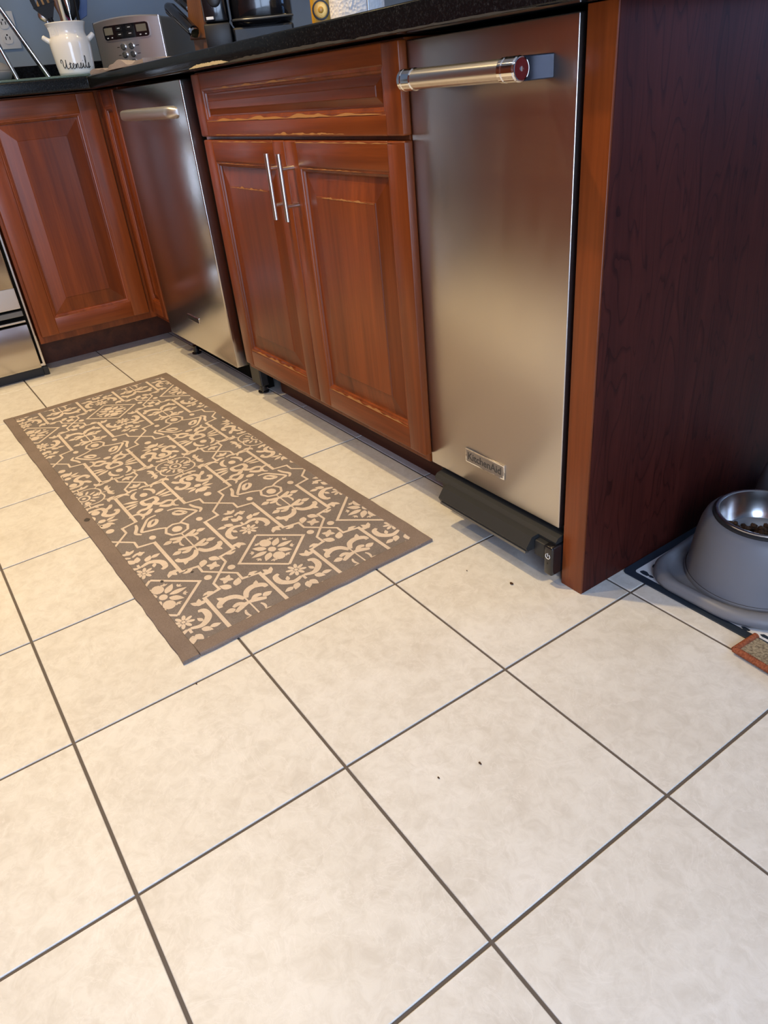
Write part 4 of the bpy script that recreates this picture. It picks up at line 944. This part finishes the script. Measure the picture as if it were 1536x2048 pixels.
# --- knife block
KM = frame((-1.70, 1.00, ZT), (1, 0, 0), (0, 1, 0), (0, 0, 1)); kn = thing('knife_block', 'brown wooden knife block tilted back beside the black cooker', 'knife block', (-1.69, 1.04, ZT))
XZ = Matrix(((1, 0, 0, 0), (0, 0, 1, 0), (0, 1, 0, 0), (0, 0, 0, 1)))      # prism plan -> xz, height -> y
xf(MB().prism([(-.040, 0), (.070, 0), (.070, .030), (.066, .050), (-.010, .070), (-.040, .055)], 0.006, .080, .003, XZ), KM).build('base_block', 'knifewood', kn)
xf(MB().prism([(-.052, .052), (.062, .046), (.090, .190), (.000, .215)], 0.0, .086, .004, XZ), KM).build('slanted_block', 'knifewood', kn)
kd = Vector((-.90, 0, .43))
for i, (px, pz, y, ln, r) in enumerate(((.048, .060, -.0175, .185, .0165), (-.034, .120, .020, .135, .0140), (-.034, .120, .062, .135, .0140), (-.018, .175, .014, .13, .0125), (-.018, .175, .043, .13, .0125), (-.018, .175, .072, .13, .0125))):
    k_ = thing('kitchen_knife', ['thick black handled knife sheathed along the front of the wooden block', 'black handled knife in the middle row nearest the room', 'black handled knife in the middle row farther back', 'black handled knife in the top row nearest the room', 'black handled knife in the middle of the top row', 'black handled knife at the back of the top row'][i], 'knife', tuple(KM @ Vector((px, y, pz))), 'knives in the wooden block')
    p0 = Vector((px, y, pz)) + kd * .004
    xf(MB().tube([p0, p0 + kd * .014], [r * .9, r * .9], 10, 0.8), KM).build('bolster', 'chrome', k_, True)
    xf(MB().tube([p0 + kd * .014, p0 + kd * .05, p0 + kd * (ln - .02), p0 + kd * ln], [r, r * 1.05, r * 1.15, r * .8], 12, 0.9), KM).build('handle', 'gloss_black', k_, True, 50)
# --- black cooker
ca = math.atan2(.885, .466); KF = frame((-1.402, .900, ZT), (math.cos(ca), math.sin(ca), 0), (-math.sin(ca), math.cos(ca), 0), (0, 0, 1))
ac = thing('black_cooker', 'glossy black countertop cooker between the knife block and yellow gadget', 'cooker', tuple(KF @ Vector((.113, .10, 0))))
kx = lambda mb: xf(mb, KF)
kx(MB().box(.070, .225, .012, .205, .010, .050, .005)).build('base', 'black', ac)
for x in (.085, .21):
    for y in (.03, .19): kx(MB().lathe([(.010, 0), (.010, .010)], 12, Matrix.Translation((x, y, 0)))).build('foot', 'rubber', ac)
dm = [[(.148 + sx * .080 * abs(math.cos(a)) ** .6 * (1 if math.cos(a) > 0 else -1), .105 + sx * .105 * abs(math.sin(a)) ** .6 * (1 if math.sin(a) > 0 else -1), z) for a in [2 * PI * k / 48 for k in range(48)]] for sx, z in ((.90, .050), (1.0, .060), (1.0, .100), (.985, .135), (.93, .165), (.82, .188), (.60, .205), (.3, .212))]
kx(loft(dm)).build('glossy_housing', 'gloss_black', ac, True, 60)
kx(MB().box(.000, .066, -.004, .20, .003, .062, .005, 2)).build('column_foot', 'black', ac, True)
kx(MB().box(.003, .063, .000, .19, .063, .215, .008, 2)).build('control_column', 'gloss_black', ac, True)
kx(MB().box(.010, .028, -.0015, .0012, .070, .076, .0005)).build('indicator_label', 'white', ac)
for z in (.110, .150): kx(MB().lathe([(.016, 0), (.015, .012), (.011, .014)], 20, frame((.036, .0005, z), (1, 0, 0), (0, 0, 1), (0, -1, 0)))).build('control_knob', 'black', ac, True)
kx(MB().tube(spline([(.070, .030, .066), (.100, .000, .064), (.148, -.0045, .063), (.200, .002, .064), (.226, .035, .066)], 5), .0028, 8)).build('seam_trim', 'smoke', ac, True)
cb = tag(MB().tube(spline([(-1.285, 1.140, ZT + .030), (-1.25, 1.135, ZT + .028), (-1.222, 1.13, ZT + .050), (-1.17, 1.13, ZT + .085), (-1.10, 1.14, ZT + .12), (-1.02, 1.18, ZT + .15), (-.98, 1.30, ZT + .12), (-.97, 1.40, ZT + .006)], 6), .0052, 10).build('power_cable', 'rubber', None, True), 'black power cable looping up behind the yellow gadget', 'cable'); solo(cb, (-1.1, 1.15, ZT))
# --- yellow tool
ya = math.atan2(-.93, 1.54); YM = frame((-0.842, .908, ZT), (-math.sin(ya), math.cos(ya), 0), (-math.cos(ya), -math.sin(ya), 0), (0, 0, 1))
yt = thing('yellow_gadget', 'yellow gadget with black dial face standing by the paper towels', 'gadget', (-0.842, .908, ZT))
xf(MB().box(-.0185, .0185, -.018, .030, 0, .125, .007, 3), YM).build('body', 'yellow', yt, True)
for rr0, rr1, h, mt_, nm in ((.0168, .0168, .0024, 'black', 'dial_ring'), (.0135, .0130, .0040, 'brass', 'dial_plate'), (.0055, .0050, .0070, 'yellow', 'dial_knob')):
    MB().lathe([(rr0, 0), (rr0, h), (rr1 * .85, h + .0006)], 24, YM @ frame((.001, -.0178, .030), (1, 0, 0), (0, 0, 1), (0, -1, 0))).build(nm, mt_, yt, True, 40)
# --- paper towels
PX, PY = -0.912, 1.032; pw = Vector((.839, -.547, 0)); pr_ = Vector((.547, .839, 0))
ph = thing('towel_holder', 'steel paper towel holder with a slim side rod', 'holder', (PX, PY, ZT))
MB().lathe([(.078, 0), (.078, .006), (.074, .009), (.010, .010)], 40, Matrix.Translation((PX, PY, ZT))).build('base', 'nickel', ph, True, 40)
MB().tube([(PX, PY, ZT + .008), (PX, PY, ZT + .33)], .007, 12).build('centre_rod', 'nickel', ph, True)
a_ = Vector((PX, PY, ZT)) + pw * .0675 + pr_ * .030
MB().tube([a_ + Vector((0, 0, .006)), a_ + Vector((0, 0, .30))], .0021, 10).build('side_rod', 'nickel', ph, True)
pt = thing('paper_towel_roll', 'white embossed paper towel roll on the steel holder', 'paper towels', (PX, PY, ZT + .0105))
MB().lathe([(.0200, .0106), (.0640, .0106), (.0660, .0126), (.0660, .288), (.0640, .290), (.0200, .290), (.0200, .0106)], 48, Matrix.Translation((PX, PY, ZT)), cap=(False, False)).build('roll', 'paper', pt, True, 40)
fl = MB()
for k in (-1, 1):
    q = []
    for i in range(7):
        t = i / 6; a = ya - .14 + k * (.02 + .20 * t); q.append((PX + .0662 * math.cos(a), PY + .0662 * math.sin(a), ZT + .034 + .035 * t))
    fl.tube(q, .0011, 6)
fl.build('embossed_mark', 'paper', pt)
# --- crumbs on the floor
for i, (x, y, r) in enumerate(((-0.157, .772, .0042), (.115, .455, .0030), (.098, .395, .0022), (-.47, .52, .0024), (-.30, .20, .0022), (.43, .23, .0028), (-.245, .738, .0018))):
    cm = bmesh.new(); bmesh.ops.create_icosphere(cm, subdivisions=1, radius=r); rq = random.Random(i)
    for v_ in cm.verts: v_.co = Vector((v_.co.x * rq.uniform(.6, 1.4), v_.co.y * rq.uniform(.4, .9), v_.co.z * .4 + r * .35))
    k_ = MB(); k_.add(cm); o = tag(k_.build('crumb', 'kibble'), ['dark twisted crumb on the tile in front of the compactor pedal', 'larger of two dark crumbs on the middle floor tile', 'smaller of two dark crumbs on the middle floor tile',
        'dark crumb on the tile beside the near rug corner', 'dark crumb on the tile left of the near rug end', 'thin dark crumb on the bottom right floor tile', 'tiny dark crumb between the rug corner and the pedal'][i], 'crumb', 'crumbs on the floor'); o.location = (x, y, .0004)
